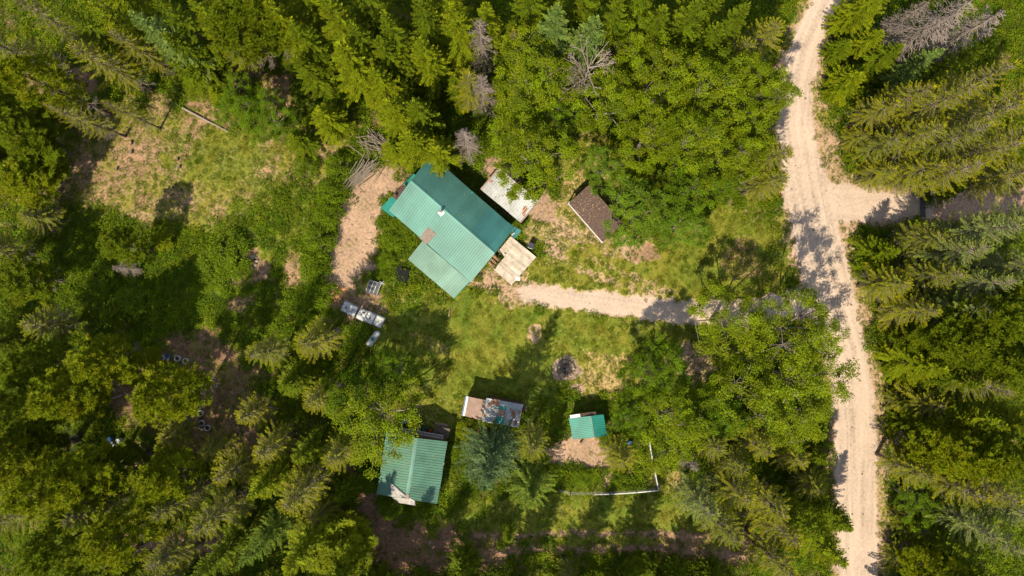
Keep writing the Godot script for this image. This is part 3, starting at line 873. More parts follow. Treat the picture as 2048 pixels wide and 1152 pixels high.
func make_forest() -> void:
	stock_up()
	var T := [
		# top left
		["L", 1, 15, -10, 18, 2.6, "olive larch filling the picture's top left corner"],
		["F", 1, 92, 10, 17, 2.6, "green fir on the top edge beside the corner larch"],
		["F", 0, 172, 2, 17, 2.7, "yellow-green fir on the top edge, second from the corner larch"],
		["F", 3, 262, 28, 18, 3.0, "pale bluish fir with silvery tips near the top edge"],
		["L", 0, 215, 60, 14, 2.2, "yellow larch in front of the pale bluish fir"],
		["P", 0, 12, 138, 17, 2.6, "yellow tufted pine on the left edge above the dark round pine"],
		["L", 0, 140, 92, 15, 2.8, "olive larch with bare grey lower branches above the left clearing"],
		["L", 0, 88, 208, 14, 1.9, "slim leaning-looking larch with a whorl of bare grey branches over the left clearing"],
		["L", 0, 203, 204, 11.5, 1.5, "short thin larch whose grey trunk stands next to the fallen log"],
		["P", 1, 62, 225, 7, 2.0, "small dark round pine at the upper left"],
		["P", 1, 5, 262, 10, 2.8, "dark pine cut by the left edge above the spreading pine"],
		["P", 1, 45, 300, 8, 3.4, "spreading dark green pine on the left side of the clearing"],
		["P", 0, 8, 355, 9, 3.0, "yellowish pine under the spreading dark pine at the left edge"],
		["F", 1, 305, -10, 18, 2.8, "green fir cut by the top edge right of the pale bluish fir"],
		["F", 0, 372, -4, 17, 3.0, "bright fir on the top edge left of the shaded gully"],
		["F", 1, 330, 70, 14, 2.6, "mid-green fir between the pale bluish fir and the gully"],
		["P", 1, 440, 20, 16, 2.8, "dark pine standing over the shaded gully"],
		["P", 1, 478, -12, 17, 2.8, "tufted pine on the top edge above the gully"],
		["L", 1, 430, 62, 13, 2.2, "thin olive larch leaning over the gully's bare soil"],
		["F", 1, 350, 125, 9, 2.4, "low green fir between grey larch branches and the fallen log"],
		["F", 0, 420, 178, 6.5, 2.2, "young yellow-green fir just above the fallen log"],
		["F", 0, 535, 8, 17, 3.0, "bright green fir on the top edge above the sunlit gully strip"],
		["F", 1, 580, 48, 15, 2.8, "green fir right of the sunlit gully strip"],
		["F", 0, 640, -5, 18, 3.0, "yellow-green fir on the top edge above the broad sunlit fir"],
		["F", 1, 592, 112, 11, 2.2, "mid-sized fir beside the gully's right bank"],
		["F", 0, 672, 90, 15, 3.6, "broad sunlit fir left of the shaded firs at the top"],
		["F", 0, 740, 138, 12, 2.8, "sunlit fir under the broad fir at the top"],
		["F", 1, 705, 45, 16, 2.8, "green fir behind the broad sunlit fir"],
		["B", 1, 480, 205, 7, 3.0, "rounded green tree at the head of the left clearing"],
		["B", 1, 540, 235, 7, 3.2, "dense rounded green tree between clearing and broad fir"],
		["F", 0, 640, 225, 8, 2.6, "soft yellow-green young fir below the broad sunlit fir"],
		["F", 1, 585, 270, 6, 2.2, "low green fir at the upper right rim of the left clearing"],
		# top centre
		["F", 1, 765, 20, 17, 2.8, "dark fir on the top edge between two bright firs"],
		["F", 1, 752, 75, 14, 2.6, "shaded fir right of the broad sunlit fir"],
		["F", 0, 840, 72, 15, 2.8, "bright fir above the two sunlit firs near the house"],
		["F", 1, 828, -8, 17, 2.6, "green fir on the top edge left of the grey snag"],
		["F", 0, 900, 12, 17, 3.0, "yellow-green fir on the top edge touching the grey snag"],
		["F", 0, 975, 4, 16, 2.6, "small-topped bright fir on the top edge right of the grey snag"],
		["D", 0, 957, 38, 16, 2.6, "grey dead conifer near the top edge above the round broadleaf"],
		["L", 0, 1030, 62, 11, 2.0, "olive larch between the grey snag and the round broadleaf"],
		["L", 0, 935, 150, 12, 2.7, "olive-yellow larch mixed with grey twigs left of the round broadleaf"],
		["D", 1, 962, 150, 14, 2.4, "grey dead conifer against the olive larch above the house"],
		["B", 0, 1062, 150, 13, 5.0, "large round broadleaf tree at the top centre"],
		["F", 3, 1120, 10, 17, 2.8, "bluish fir on the top edge above the round broadleaf"],
		["F", 3, 1192, 30, 16, 3.0, "pale bluish fir on the top edge above the bare fan-shaped tree"],
		["F", 1, 1245, -8, 17, 2.8, "dark fir on the top edge right of the pale bluish fir"],
		["B", 0, 1262, 98, 12, 3.6, "leafy broadleaf just right of the bare fan-shaped tree"],
		["N", 0, 1186, 108, 17, 3.6, "bare pale tree with fan-shaped branches among green crowns"],
		["F", 1, 1330, 18, 16, 3.0, "dark fir on the top edge above the big cottonwood"],
		["F", 1, 1402, -4, 17, 3.0, "dark green fir on the top edge, middle of the shaded trio"],
		["F", 1, 1440, 50, 14, 2.8, "shaded fir at the upper right of the big cottonwood"],
		["L", 0, 1560, 42, 13, 2.8, "olive larch overhanging the road near the top edge"],
		["L", 1, 1502, 82, 12, 2.8, "dull shaded larch left of the road above the cottonwood"],
		["F", 1, 1500, 10, 16, 2.6, "fir on the top edge left of the larch that overhangs the road"],
		["F", 0, 772, 205, 12, 2.8, "sunlit fir above the house, upper one of the left pair"],
		["F", 1, 828, 205, 12, 2.6, "green fir between the sunlit pair and the olive larch above the house"],
		["F", 0, 822, 268, 10, 3.0, "bright fir leaning its skirt over the house's upper corner"],
		["F", 0, 878, 298, 8, 2.8, "low yellow-green fir touching the dark roof slope"],
		["F", 0, 775, 285, 8, 2.2, "small sunlit fir beside the brush pile"],
		["D", 2, 926, 262, 12, 2.4, "grey dead fir between house and the broadleaf over the tin shed"],
		["B", 0, 1062, 315, 12, 4.9, "round broadleaf tree hanging over the white tin shed"],
		["F", 1, 905, 150, 9, 1.8, "thin dark fir in the gap above the house"],
		["B", 1, 1120, 235, 9, 2.6, "shaded small broadleaf between the two round crowns"],
		# cottonwood group
		["B", 0, 1208, 205, 13, 4.4, "broadleaf crown on the left flank of the big cottonwood group"],
		["B", 0, 1330, 165, 15, 4.6, "tall upper crown of the cottonwood group"],
		["B", 0, 1425, 195, 15, 5.0, "broad sunlit cottonwood crown nearest the road"],
		["B", 0, 1505, 195, 14, 4.2, "cottonwood crown whose twigs reach over the road"],
		["B", 0, 1300, 270, 14, 4.0, "cottonwood crown above the soft tree by the brown shed"],
		["B", 0, 1395, 290, 15, 4.6, "middle crown of the cottonwood group"],
		["B", 0, 1480, 300, 13, 4.2, "lower cottonwood crown beside the orange-tinged larch"],
		["B", 1, 1390, 370, 12, 3.8, "lower green crown of the cottonwood group over the lawn"],
		["L", 0, 1583, 298, 15, 2.6, "orange-tinged larch between cottonwoods and road"],
		["L", 0, 1572, 352, 13, 2.4, "yellow larch at the road edge under the orange-tinged one"],
		["B", 3, 1208, 335, 8, 2.9, "soft bluish-green tree above the brown shed"],
		["B", 3, 1275, 425, 9, 4.0, "soft bright-green tree overlapping the brown shed's roof"],
		["B", 3, 1362, 450, 8, 3.2, "light green tree at the edge of the shaded lawn"],
		["L", 1, 1255, 300, 8, 2.0, "dull olive larch between the soft tree and the cottonwoods"],
		# top right
		["D", 1, 1945, 0, 16, 4.6, "large grey dead larch at the top right corner"],
		["D", 0, 1860, 2, 12, 2.0, "smaller grey dead larch on the top edge right of the road"],
		["D", 2, 2010, 20, 15, 4.0, "grey bare larch cut by the top right corner"],
		["F", 0, 1720, 20, 6, 2.2, "young bright fir beside the road at the top edge"],
		["F", 0, 1762, 62, 7, 2.4, "young bright fir, second from the top along the road's right bank"],
		["F", 1, 1700, 80, 5, 2.0, "low green fir on the road's right bank near the top"],
		["F", 1, 1808, 92, 9, 2.2, "green fir in front of the grey dead larches"],
		["F", 3, 1890, 98, 11, 2.2, "pale bluish fir under the large grey dead larch"],
		["F", 1, 1975, 95, 12, 2.4, "dark fir below the top right dead larches"],
		["F", 0, 1725, 150, 6, 2.6, "low sunlit fir on the road bank left of the larch plumes"],
		["F", 1, 1690, 165, 4, 1.8, "small green fir closest to the road's right edge above the junction"],
		["L", 0, 2035, 128, 20, 2.8, "long bright larch plume on the right edge, topmost"],
		["L", 0, 1955, 168, 18, 2.8, "yellow larch plume inside the topmost right plume"],
		["L", 0, 2050, 205, 19, 2.8, "larch plume on the right edge, second from the top"],
		["L", 0, 1868, 168, 14, 2.6, "larch plume behind the pale bluish fir"],
		["L", 1, 1985, 245, 18, 2.8, "olive larch plume in the middle of the right stand"],
		["L", 0, 1795, 205, 11, 2.6, "shorter larch near the road bank in the right stand"],
		["L", 0, 2045, 285, 18, 2.8, "larch plume on the right edge, third from the top"],
		["L", 0, 1890, 250, 14, 2.8, "bright larch in the heart of the right stand"],
		["L", 0, 1975, 320, 16, 2.8, "larch plume above the side track's far end"],
		["L", 1, 1800, 272, 10, 2.6, "olive larch with white bare twigs near the junction bank"],
		["L", 0, 1885, 330, 12, 2.8, "yellow larch right above the side track"],
		["L", 0, 1790, 340, 8, 2.5, "low larch at the corner of road and side track"],
		["L", 0, 1735, 265, 6, 2.0, "young larch at the road bend right bank"],
		["F", 1, 1930, 372, 7, 2.0, "small dark-green fir at the side track's upper edge"],
		["F", 1, 1735, 300, 4, 1.6, "small bushy fir above the junction's clay shoulder"],
		# right middle
		["L", 3, 2050, 452, 18, 3.0, "grey-green larch plume below the side track at the right edge"],
		["L", 3, 1985, 492, 15, 3.0, "grey-green larch just below the side track"],
		["L", 1, 1890, 470, 10, 2.6, "thin larch with pale twigs below the side track's grate"],
		["F", 1, 1800, 500, 8, 2.4, "dark fir in the shaded corner below the side track"],
		["F", 1, 1770, 540, 6, 2.0, "low dark fir near the road below the junction"],
		["L", 0, 1815, 570, 10, 3.0, "yellow-olive larch right of the road, level with the driveway"],
		["L", 3, 2040, 560, 17, 2.8, "grey-green larch on the right edge, level with the driveway"],
		["L", 1, 1930, 545, 13, 2.8, "larch between the yellow-olive one and the right edge"],
		["L", 3, 1985, 622, 15, 3.0, "pale larch with bare white twigs above the dark pines"],
		["L", 0, 1880, 625, 12, 2.8, "yellow larch above the two bare trunks"],
		["L", 0, 1802, 640, 4, 2.2, "short olive larch beside the road's straight stretch"],
		["P", 1, 2040, 655, 17, 3.0, "dark pine on the right edge, upper of the shaded trio"],
		["P", 1, 1975, 690, 15, 3.0, "dark pine in the middle of the shaded trio"],
		["P", 1, 2055, 730, 17, 3.0, "dark pine on the right edge, lower of the shaded trio"],
		["P", 1, 1900, 690, 11, 2.4, "small dark pine beside the bare trunks"],
		["F", 0, 1890, 742, 12, 2.8, "sunlit fir right of the road, above the pale-twigged larch"],
		["F", 1, 1824, 715, 5, 2.4, "green fir closest to the road in the right middle"],
		["F", 0, 1865, 752, 7, 2.4, "yellow-green fir near the road in the right middle"],
		["L", 1, 2035, 790, 17, 2.6, "thin grey-twigged larch on the right edge, lower middle"],
		["L", 0, 1892, 812, 9, 3.2, "wide olive larch with fine white twigs right of the lower road"],
		["L", 1, 1815, 805, 4, 2, "low larch at the lower road's edge"],
		["F", 1, 1965, 775, 14, 2.4, "mid-green fir between dark pines and the lower right stand"],
		["F", 0, 2020, 858, 15, 2.8, "bright fir near the right edge in the lower stand"],
		["F", 0, 1950, 848, 12, 2.6, "yellow-green fir left of the bright right-edge fir"],
		["F", 1, 1890, 872, 10, 2.4, "green fir below the wide olive larch"],
		["P", 0, 1855, 900, 6, 2.4, "tufted pine near the lower road, upper one"],
		["P", 0, 1930, 915, 13, 2.8, "sunlit tufted pine in the lower right stand"],
		["P", 0, 2000, 935, 15, 2.8, "sunlit tufted pine nearer the lower right edge"],
		["P", 1, 2055, 925, 16, 2.8, "tufted pine cut by the right edge low down"],
		["L", 0, 1870, 960, 11, 2.8, "olive larch between tufted pines and the broadleaf clump"],
		["B", 1, 1835, 1000, 8, 3.2, "bright broadleaf beside the lower road"],
		["B", 0, 1895, 1040, 9, 3.0, "yellowish broadleaf in the lower right stand"],
		["L", 0, 1980, 1000, 14, 3.0, "soft yellow larch in the lower right stand"],
		["L", 0, 2045, 1010, 16, 2.8, "soft larch on the right edge near the bottom"],
		["L", 3, 2000, 1085, 15, 3.0, "grey-green larch near the bottom right corner"],
		["L", 3, 2055, 1110, 16, 2.8, "grey-green larch in the bottom right corner"],
		["L", 1, 1860, 1065, 7, 2.8, "olive larch with white twigs by the road's lower end"],
		["F", 1, 1935, 1110, 12, 2.6, "green fir on the bottom edge right of the road"],
		["P", 0, 1895, 1140, 9, 2.6, "tufted pine on the bottom edge right of the road"],
		["L", 1, 1816, 1125, 4, 2, "thin larch at the road's right edge on the bottom"],
		["F", 1, 1980, 1165, 14, 2.6, "dark fir cut by the bottom edge at the right"],
		# right centre
		["T", 0, 1455, 645, 10, 4.6, "open-crowned tree spreading over the driveway's end"],
		["T", 0, 1600, 760, 12, 5.4, "open-crowned tree whose twigs cross the road edge"],
		["T", 0, 1500, 790, 12, 4.6, "open-crowned tree between lawn and lower road"],
		["T", 0, 1580, 830, 11, 4.0, "yellowish open crown above the larch belt"],
		["B", 1, 1315, 745, 9, 4.0, "dense green tree at the lawn's lower right side"],
		["B", 0, 1345, 850, 11, 5.0, "big dense broadleaf beside the pen"],
		["B", 1, 1265, 830, 8, 2.8, "small broadleaf overlapping the coop's roof"],
		["B", 1, 1420, 830, 10, 3.6, "green broadleaf between the dense tree and the open crowns"],
		["L", 0, 1248, 925, 9, 2.5, "olive larch standing inside the wire pen"],
		["F", 1, 1645, 872, 6, 2.2, "dark low fir beside the lower road's left edge"],
		["F", 1, 1650, 925, 6, 1.8, "dark low fir, lower one at the road's left edge"],
		["L", 1, 1440, 905, 11, 2.6, "olive larch below the open crowns"],
		["L", 0, 1540, 905, 12, 2.6, "yellow larch above the roadside larches"],
		["L", 0, 1610, 930, 8, 2.6, "yellow larch with a bright tip beside the lower road"],
		["L", 1, 1490, 950, 11, 2.6, "dull larch in the middle of the lower larch belt"],
		["L", 0, 1642, 985, 7, 2.6, "bright-tipped larch overhanging the road's shoulder"],
		["D", 2, 1395, 940, 9, 1.7, "grey dead larch at the belt's left side"],
		["L", 3, 1430, 1035, 13, 3.0, "pale silvery-green larch at the lower edge of the belt"],
		["L", 0, 1505, 1010, 13, 2.8, "yellow larch right of the pale silvery one"],
		["L", 0, 1570, 1035, 13, 2.8, "olive larch in the belt's lower right part"],
		["L", 1, 1480, 1090, 14, 2.6, "olive larch over the shaded track's right end"],
		["F", 1, 1640, 1075, 14, 2.6, "green fir at the road's left edge near the bottom"],
		["L", 0, 1600, 1095, 14, 2.8, "bright larch near the bottom edge left of the road"],
		["B", 1, 1545, 1105, 9, 2.8, "green broadleaf above the bottom edge left of the road"],
		["F", 0, 1696, 1135, 15, 3.2, "yellow-green fir reaching into the road at the bottom"],
		["L", 0, 1590, 1160, 14, 2.6, "larch cut by the bottom edge left of the road"],
		["F", 1, 1706, 1058, 8, 2.2, "dark fir hanging into the road near the bottom"],
		# bottom centre
		["S", 0, 972, 978, 19, 5.0, "large blue-green spruce in front of the rusty shed"],
		["S", 1, 1062, 1005, 11, 3.8, "smaller bright spruce beside the large blue-green one"],
		["L", 1, 1065, 905, 11, 2.6, "olive larch between the rusty shed and the pen"],
		["F", 1, 1015, 1085, 5, 1.2, "thin sapling standing beside the two-rut track"],
		["F", 1, 925, 1150, 6, 2.4, "dark fir rising from the bottom edge below the spruce"],
		["L", 1, 1135, 1152, 4, 1.8, "greyish larch on the bottom edge below the track"],
		["P", 1, 1285, 1154, 4, 2.0, "dark pine on the bottom edge below the pen"],
		["F", 1, 1365, 1160, 4.5, 2.0, "dark fir on the bottom edge, right of the dark pine"],
		["F", 1, 1440, 1165, 4.5, 2.0, "shaded fir on the bottom edge near the larch belt"],
		# bottom left
		["T", 0, 752, 838, 12, 5.2, "large yellow-green broadleaf overlapping the workshop roof"],
		["B", 1, 700, 790, 10, 3.2, "green broadleaf left of the large one by the workshop"],
		["B", 1, 790, 745, 8, 3.0, "shaded broadleaf at the lawn's lower left corner"],
		["L", 0, 600, 690, 13, 2.8, "yellow larch with grey twigs left of the gas tank"],
		["L", 1, 640, 655, 5, 1.8, "olive larch beside the rubble pile"],
		["L", 1, 495, 715, 12, 2.4, "olive larch above the white pole"],
		["L", 0, 612, 810, 12, 2.4, "bright larch left of the large yellow-green broadleaf"],
		["F", 1, 560, 770, 10, 2.6, "dark fir above the bright larch"],
		["L", 0, 478, 840, 9, 2.4, "yellow larch right of the tub garden"],
		["L", 0, 515, 915, 12, 2.8, "yellow larch with a bright tip below the tub garden"],
		["L", 0, 655, 925, 12, 2.8, "yellow larch between broadleaf and workshop path"],
		["F", 1, 590, 920, 11, 2.4, "dark fir between the two yellow larches"],
		["L", 0, 570, 1020, 15, 3.0, "yellow larch above the bottom bright pine"],
		["L", 0, 620, 1050, 9, 2.8, "bright-tipped larch left of the workshop path"],
		["F", 1, 670, 1000, 6, 2.2, "dark fir bordering the workshop path"],
		["P", 0, 660, 1115, 9, 3.8, "broad bright-tipped pine at the bottom left of the path"],
		["F", 0, 575, 1150, 16, 3.2, "bright feathery fir on the bottom edge left of the broad pine"],
		["S", 1, 470, 1140, 16, 3.2, "green spruce with upright shoots on the bottom edge"],
		["F", 0, 495, 1000, 13, 2.6, "yellow-green fir in the lower left stand"],
		["L", 1, 380, 1070, 15, 3.2, "grey-twigged larch above the bare soil at the bottom"],
		["L", 1, 300, 1040, 14, 2.6, "olive larch left of the grey-twigged one"],
		["P", 0, 290, 975, 14, 2.8, "bright pine clump below the barrels"],
		["L", 0, 430, 960, 12, 2.6, "soft larch right of the bright pine clump"],
		["P", 0, 282, 808, 16, 3.0, "pale tufted pine in the middle of the tub garden"],
		["L", 0, 320, 880, 9, 2.4, "low larch under the pale tufted pine"],
		["L", 0, 405, 905, 9, 2.4, "low larch beside the small blue tub"],
		["P", 0, 70, 805, 15, 3.0, "bright pine with spiky outline at the left edge"],
		["P", 0, 160, 735, 13, 2.8, "bright pine above the spiky one at the left"],
		["P", 0, 250, 735, 8, 2.2, "pine whose crown covers the end tub"],
		["P", 0, 30, 1000, 18, 3.2, "sunlit pine at the left edge below the barrels"],
		["P", 0, 115, 985, 16, 3.0, "sunlit pine right of the left-edge pine below the barrels"],
		["P", 1, 190, 960, 11, 2.6, "pine with grey trunk left of the bright pine clump"],
		["P", 1, 20, 920, 11, 2.8, "green pine at the left edge level with the barrels"],
		["L", 1, 120, 1050, 16, 2.8, "olive larch under the sunlit left pines"],
		["P", 0, 185, 1105, 17, 3.0, "bright pine near the bottom left corner"],
		["P", 1, 60, 1130, 17, 3.0, "dark pine in the bottom left corner"],
		["L", 1, 290, 1140, 15, 2.8, "dull larch on the bottom edge near the left corner"],
		["F", 1, 375, 1165, 15, 2.6, "dark fir cut by the bottom edge left of the green spruce"],
		# left middle
		["L", 1, 40, 430, 7, 2.6, "olive larch at the left edge above the ferny slope"],
		["P", 1, 10, 560, 9, 2.8, "green pine at the left edge in the middle"],
		["L", 1, 40, 650, 10, 2.8, "olive larch at the left edge, lower middle"],
		["F", 0, 300, 478, 4, 1.4, "small bright fir sapling in the left clearing"],
		["P", 1, 215, 490, 9, 2.0, "dark pine on the rim of the left slope"],
		["D", 0, 225, 535, 6, 1.5, "short grey dead fir on the left slope"],
		["F", 1, 200, 635, 4, 1.7, "green fir in the lush part of the left slope"],
		["P", 1, 15, 740, 13, 2.6, "pine cut by the left edge beside the bright pines"],
		["T", 0, 1596, 662, 15, 4.2, "open-crowned tree leaning its shade across the junction"],
		["F", 1, 1655, 1012, 6, 2.0, "green fir on the road's left shoulder below the bright-tipped larch"],
		# crowns that lean out of the picture
		["L", 0, 2120, 165, 18, 3.0, "larch trunk and lower crown at the right edge beside the topmost plume"],
		["L", 0, 2130, 250, 18, 3.0, "larch running off the right edge between the second and third plumes"],
		["L", 0, 2120, 330, 17, 3.0, "larch running off the right edge just above the side track"],
		["L", 3, 2135, 430, 17, 3.0, "grey-green larch running off the right edge at the side track"],
		["L", 3, 2140, 520, 18, 3.0, "grey-green larch running off the right edge, above the dark pines"],
		["P", 1, 2135, 605, 17, 3.0, "dark pine running off the right edge above the shaded trio"],
		["P", 1, 2140, 690, 18, 3.0, "dark pine running off the right edge beside the shaded trio"],
		["F", 1, 2130, 780, 17, 3.0, "green fir running off the right edge, lower middle"],
		["F", 0, 2130, 865, 17, 3.0, "bright fir running off the right edge beside the lower stand"],
		["L", 0, 2120, 955, 17, 3.0, "larch running off the right edge beside the tufted pines"],
		["L", 3, 2115, 1060, 17, 3.0, "grey-green larch running off the right edge near the bottom"],
		["F", 1, 2030, 1200, 16, 3.0, "fir running off the bottom right corner"],
		["P", 0, 1940, 1195, 14, 2.8, "bright pine running off the bottom edge near the right corner"],
		["F", 0, 150, -70, 17, 3.0, "fir running off the top edge near the left corner"],
		["F", 1, 400, -70, 17, 3.0, "fir running off the top edge above the dark gully pine"],
		["F", 0, 560, -60, 17, 3.0, "bright fir running off the top edge above the sunlit gully strip"],
		["F", 1, 700, -70, 17, 3.0, "fir running off the top edge above the broad sunlit fir"],
		["F", 0, 870, -70, 17, 3.0, "fir running off the top edge left of the snag"],
		["F", 1, 1060, -60, 17, 3.0, "dark fir running off the top edge above the round broadleaf"],
		["F", 1, 1180, -70, 17, 3.0, "fir running off the top edge above the pale bluish fir"],
		["F", 1, 1310, -60, 17, 3.0, "dark fir running off the top edge above the cottonwoods"],
		["F", 1, 1460, -60, 17, 3.0, "dark fir running off the top edge left of the road"],
		["F", 0, 1790, -40, 12, 2.6, "bright fir running off the top edge right of the road"],
		["L", 1, -60, 60, 17, 3.0, "larch running off the left edge under the corner larch"],
		["P", 1, -70, 205, 12, 3.0, "pine running off the left edge above the dark pines"],
		["P", 1, -80, 330, 10, 3.0, "pine running off the left edge beside the spreading pine"],
		["L", 1, -60, 500, 10, 3.0, "larch running off the left edge above the ferny slope"],
		["P", 1, -70, 850, 17, 3.0, "pine running off the left edge beside the spiky pine"],
		["P", 0, -70, 960, 17, 3.0, "sunlit pine running off the left edge below the barrels"],
		["L", 1, -60, 1075, 16, 3.0, "larch running off the left edge near the bottom"],
		["P", 1, 130, 1195, 16, 3.0, "pine running off the bottom edge near the left corner"],
		["L", 1, 250, 1205, 16, 3.0, "larch running off the bottom edge left of the bare soil"],
		["F", 1, 650, 1205, 15, 3.0, "fir running off the bottom edge below the broad bright pine"],
	]
	for t in T:
		plant(t[0], t[1], t[2], t[3], t[4], t[5], t[6])
	# neighbours past the lower and left edges; their shadows fall into the picture
	var nth := ["first", "second", "third", "fourth", "fifth", "sixth", "seventh", "eighth", "ninth", "tenth", "eleventh", "twelfth", "thirteenth", "fourteenth", "fifteenth", "sixteenth"]
	var past := [[60, 1330], [200, 1350], [330, 1360], [450, 1330], [560, 1340], [640, 1375], [700, 1310], [770, 1350], [880, 1350], [1010, 1340], [1140, 1360], [1260, 1340], [1390, 1350], [1500, 1370], [1960, 1340], [2110, 1330]]
	for k in past.size():
		plant("F", 1, past[k][0], past[k][1], 17, 3.6, "dark fir beyond the bottom edge, %s from the left corner" % nth[k])
	plant("F", 1, -190, 700, 15, 3.0, "dark fir beyond the left edge, upper one")
	plant("F", 1, -180, 900, 15, 3.0, "dark fir beyond the left edge, lower one")
	var B := [
		[1, 455, 505, 2.2, 3.0, "large leafy bush on the slope beside the stone ring"],
		[1, 425, 540, 1.8, 2.4, "leafy bush downhill of the large slope bush"],
		[1, 480, 545, 1.4, 1.6, "small bush at the lower side of the stone ring"],
		[1, 678, 335, 2.2, 2.0, "dark bush left of the brush pile"],
		[1, 660, 384, 2.2, 2.0, "dark bush at the clay bank's upper end"],
		[1, 655, 430, 2.2, 2.0, "green bush along the clay bank, third from the top"],
		[1, 640, 480, 2.2, 2.2, "green bush along the clay bank, fourth from the top"],
		[1, 628, 535, 2.2, 2.2, "green bush left of the orange clay patch"],
		[1, 640, 590, 2.2, 2.2, "green bush beside the orange clay patch's lower end"],
		[1, 615, 625, 2.0, 2.0, "green bush above the yellow larch by the gas tank"],
		[1, 668, 640, 1.8, 1.7, "dark bush touching the rubble pile"],
		[1, 712, 672, 1.6, 2.0, "dark bush beside the white gas tank"],
		[1, 800, 450, 1.2, 1.5, "bush against the house's sunlit wall, upper"],
		[1, 785, 480, 1.3, 1.5, "bush against the house's sunlit wall, middle"],
		[1, 770, 520, 1.2, 1.5, "bush between the house corner and the solar panel"],
		[1, 765, 552, 1.0, 1.1, "low bush right behind the solar panel"],
		[1, 955, 556, 0.8, 0.6, "small bush at the porch corner by the deck"],
		[0, 930, 860, 1.3, 1.4, "yellow-green bush below the pink lean-to roof"],
		[1, 915, 905, 1.2, 1.3, "bush right of the workshop wall"],
		[1, 780, 1015, 1.2, 1.6, "bush below the workshop's tarp corner"],
		[1, 840, 1020, 1.0, 1.3, "low bush under the workshop's lower eave"],
		[1, 730, 960, 1.4, 1.8, "bush at the workshop's left wall"],
		[1, 1110, 955, 1.2, 1.6, "bush inside the pen's lower left corner"],
		[1, 1165, 955, 1.1, 1.4, "bush in the middle of the pen"],
		[1, 1240, 965, 1.0, 1.3, "bush along the pen's lower fence"],
		[1, 1330, 905, 1.2, 1.5, "bush outside the pen's long fence"],
		[1, 1745, 95, 2.0, 2.4, "roadside bush near the top on the right bank"],
		[0, 1675, 120, 1.6, 1.5, "yellow-green roadside bush left of the bank firs"],
		[1, 1715, 225, 2.0, 2.0, "green bush on the bank between road bend and larches"],
		[1, 1830, 470, 2.4, 2.6, "dark bush in the shade below the side track"],
		[1, 1785, 600, 1.8, 1.8, "dark bush right of the road below the junction"],
		[1, 1765, 680, 2.2, 2.2, "dark bush by the road under the two bare trunks"],
		[1, 265, 600, 2.0, 2.6, "bright bush on the left slope below the dead fir"],
		[1, 200, 560, 1.8, 2.2, "bush left of the dead fir on the slope"],
		[1, 60, 480, 1.8, 2.2, "bright bush at the left edge of the slope"],
		[1, 30, 700, 2.0, 2.6, "leafy bush low on the left edge"],
		[1, 610, 335, 1.6, 1.8, "bush at the right rim of the left clearing"],
		[1, 1635, 850, 1.6, 1.6, "dark bush along the lower road above the low firs"],
	]
	for b in B:
		plant("K", b[0], b[1], b[2], b[3], b[4], b[5])

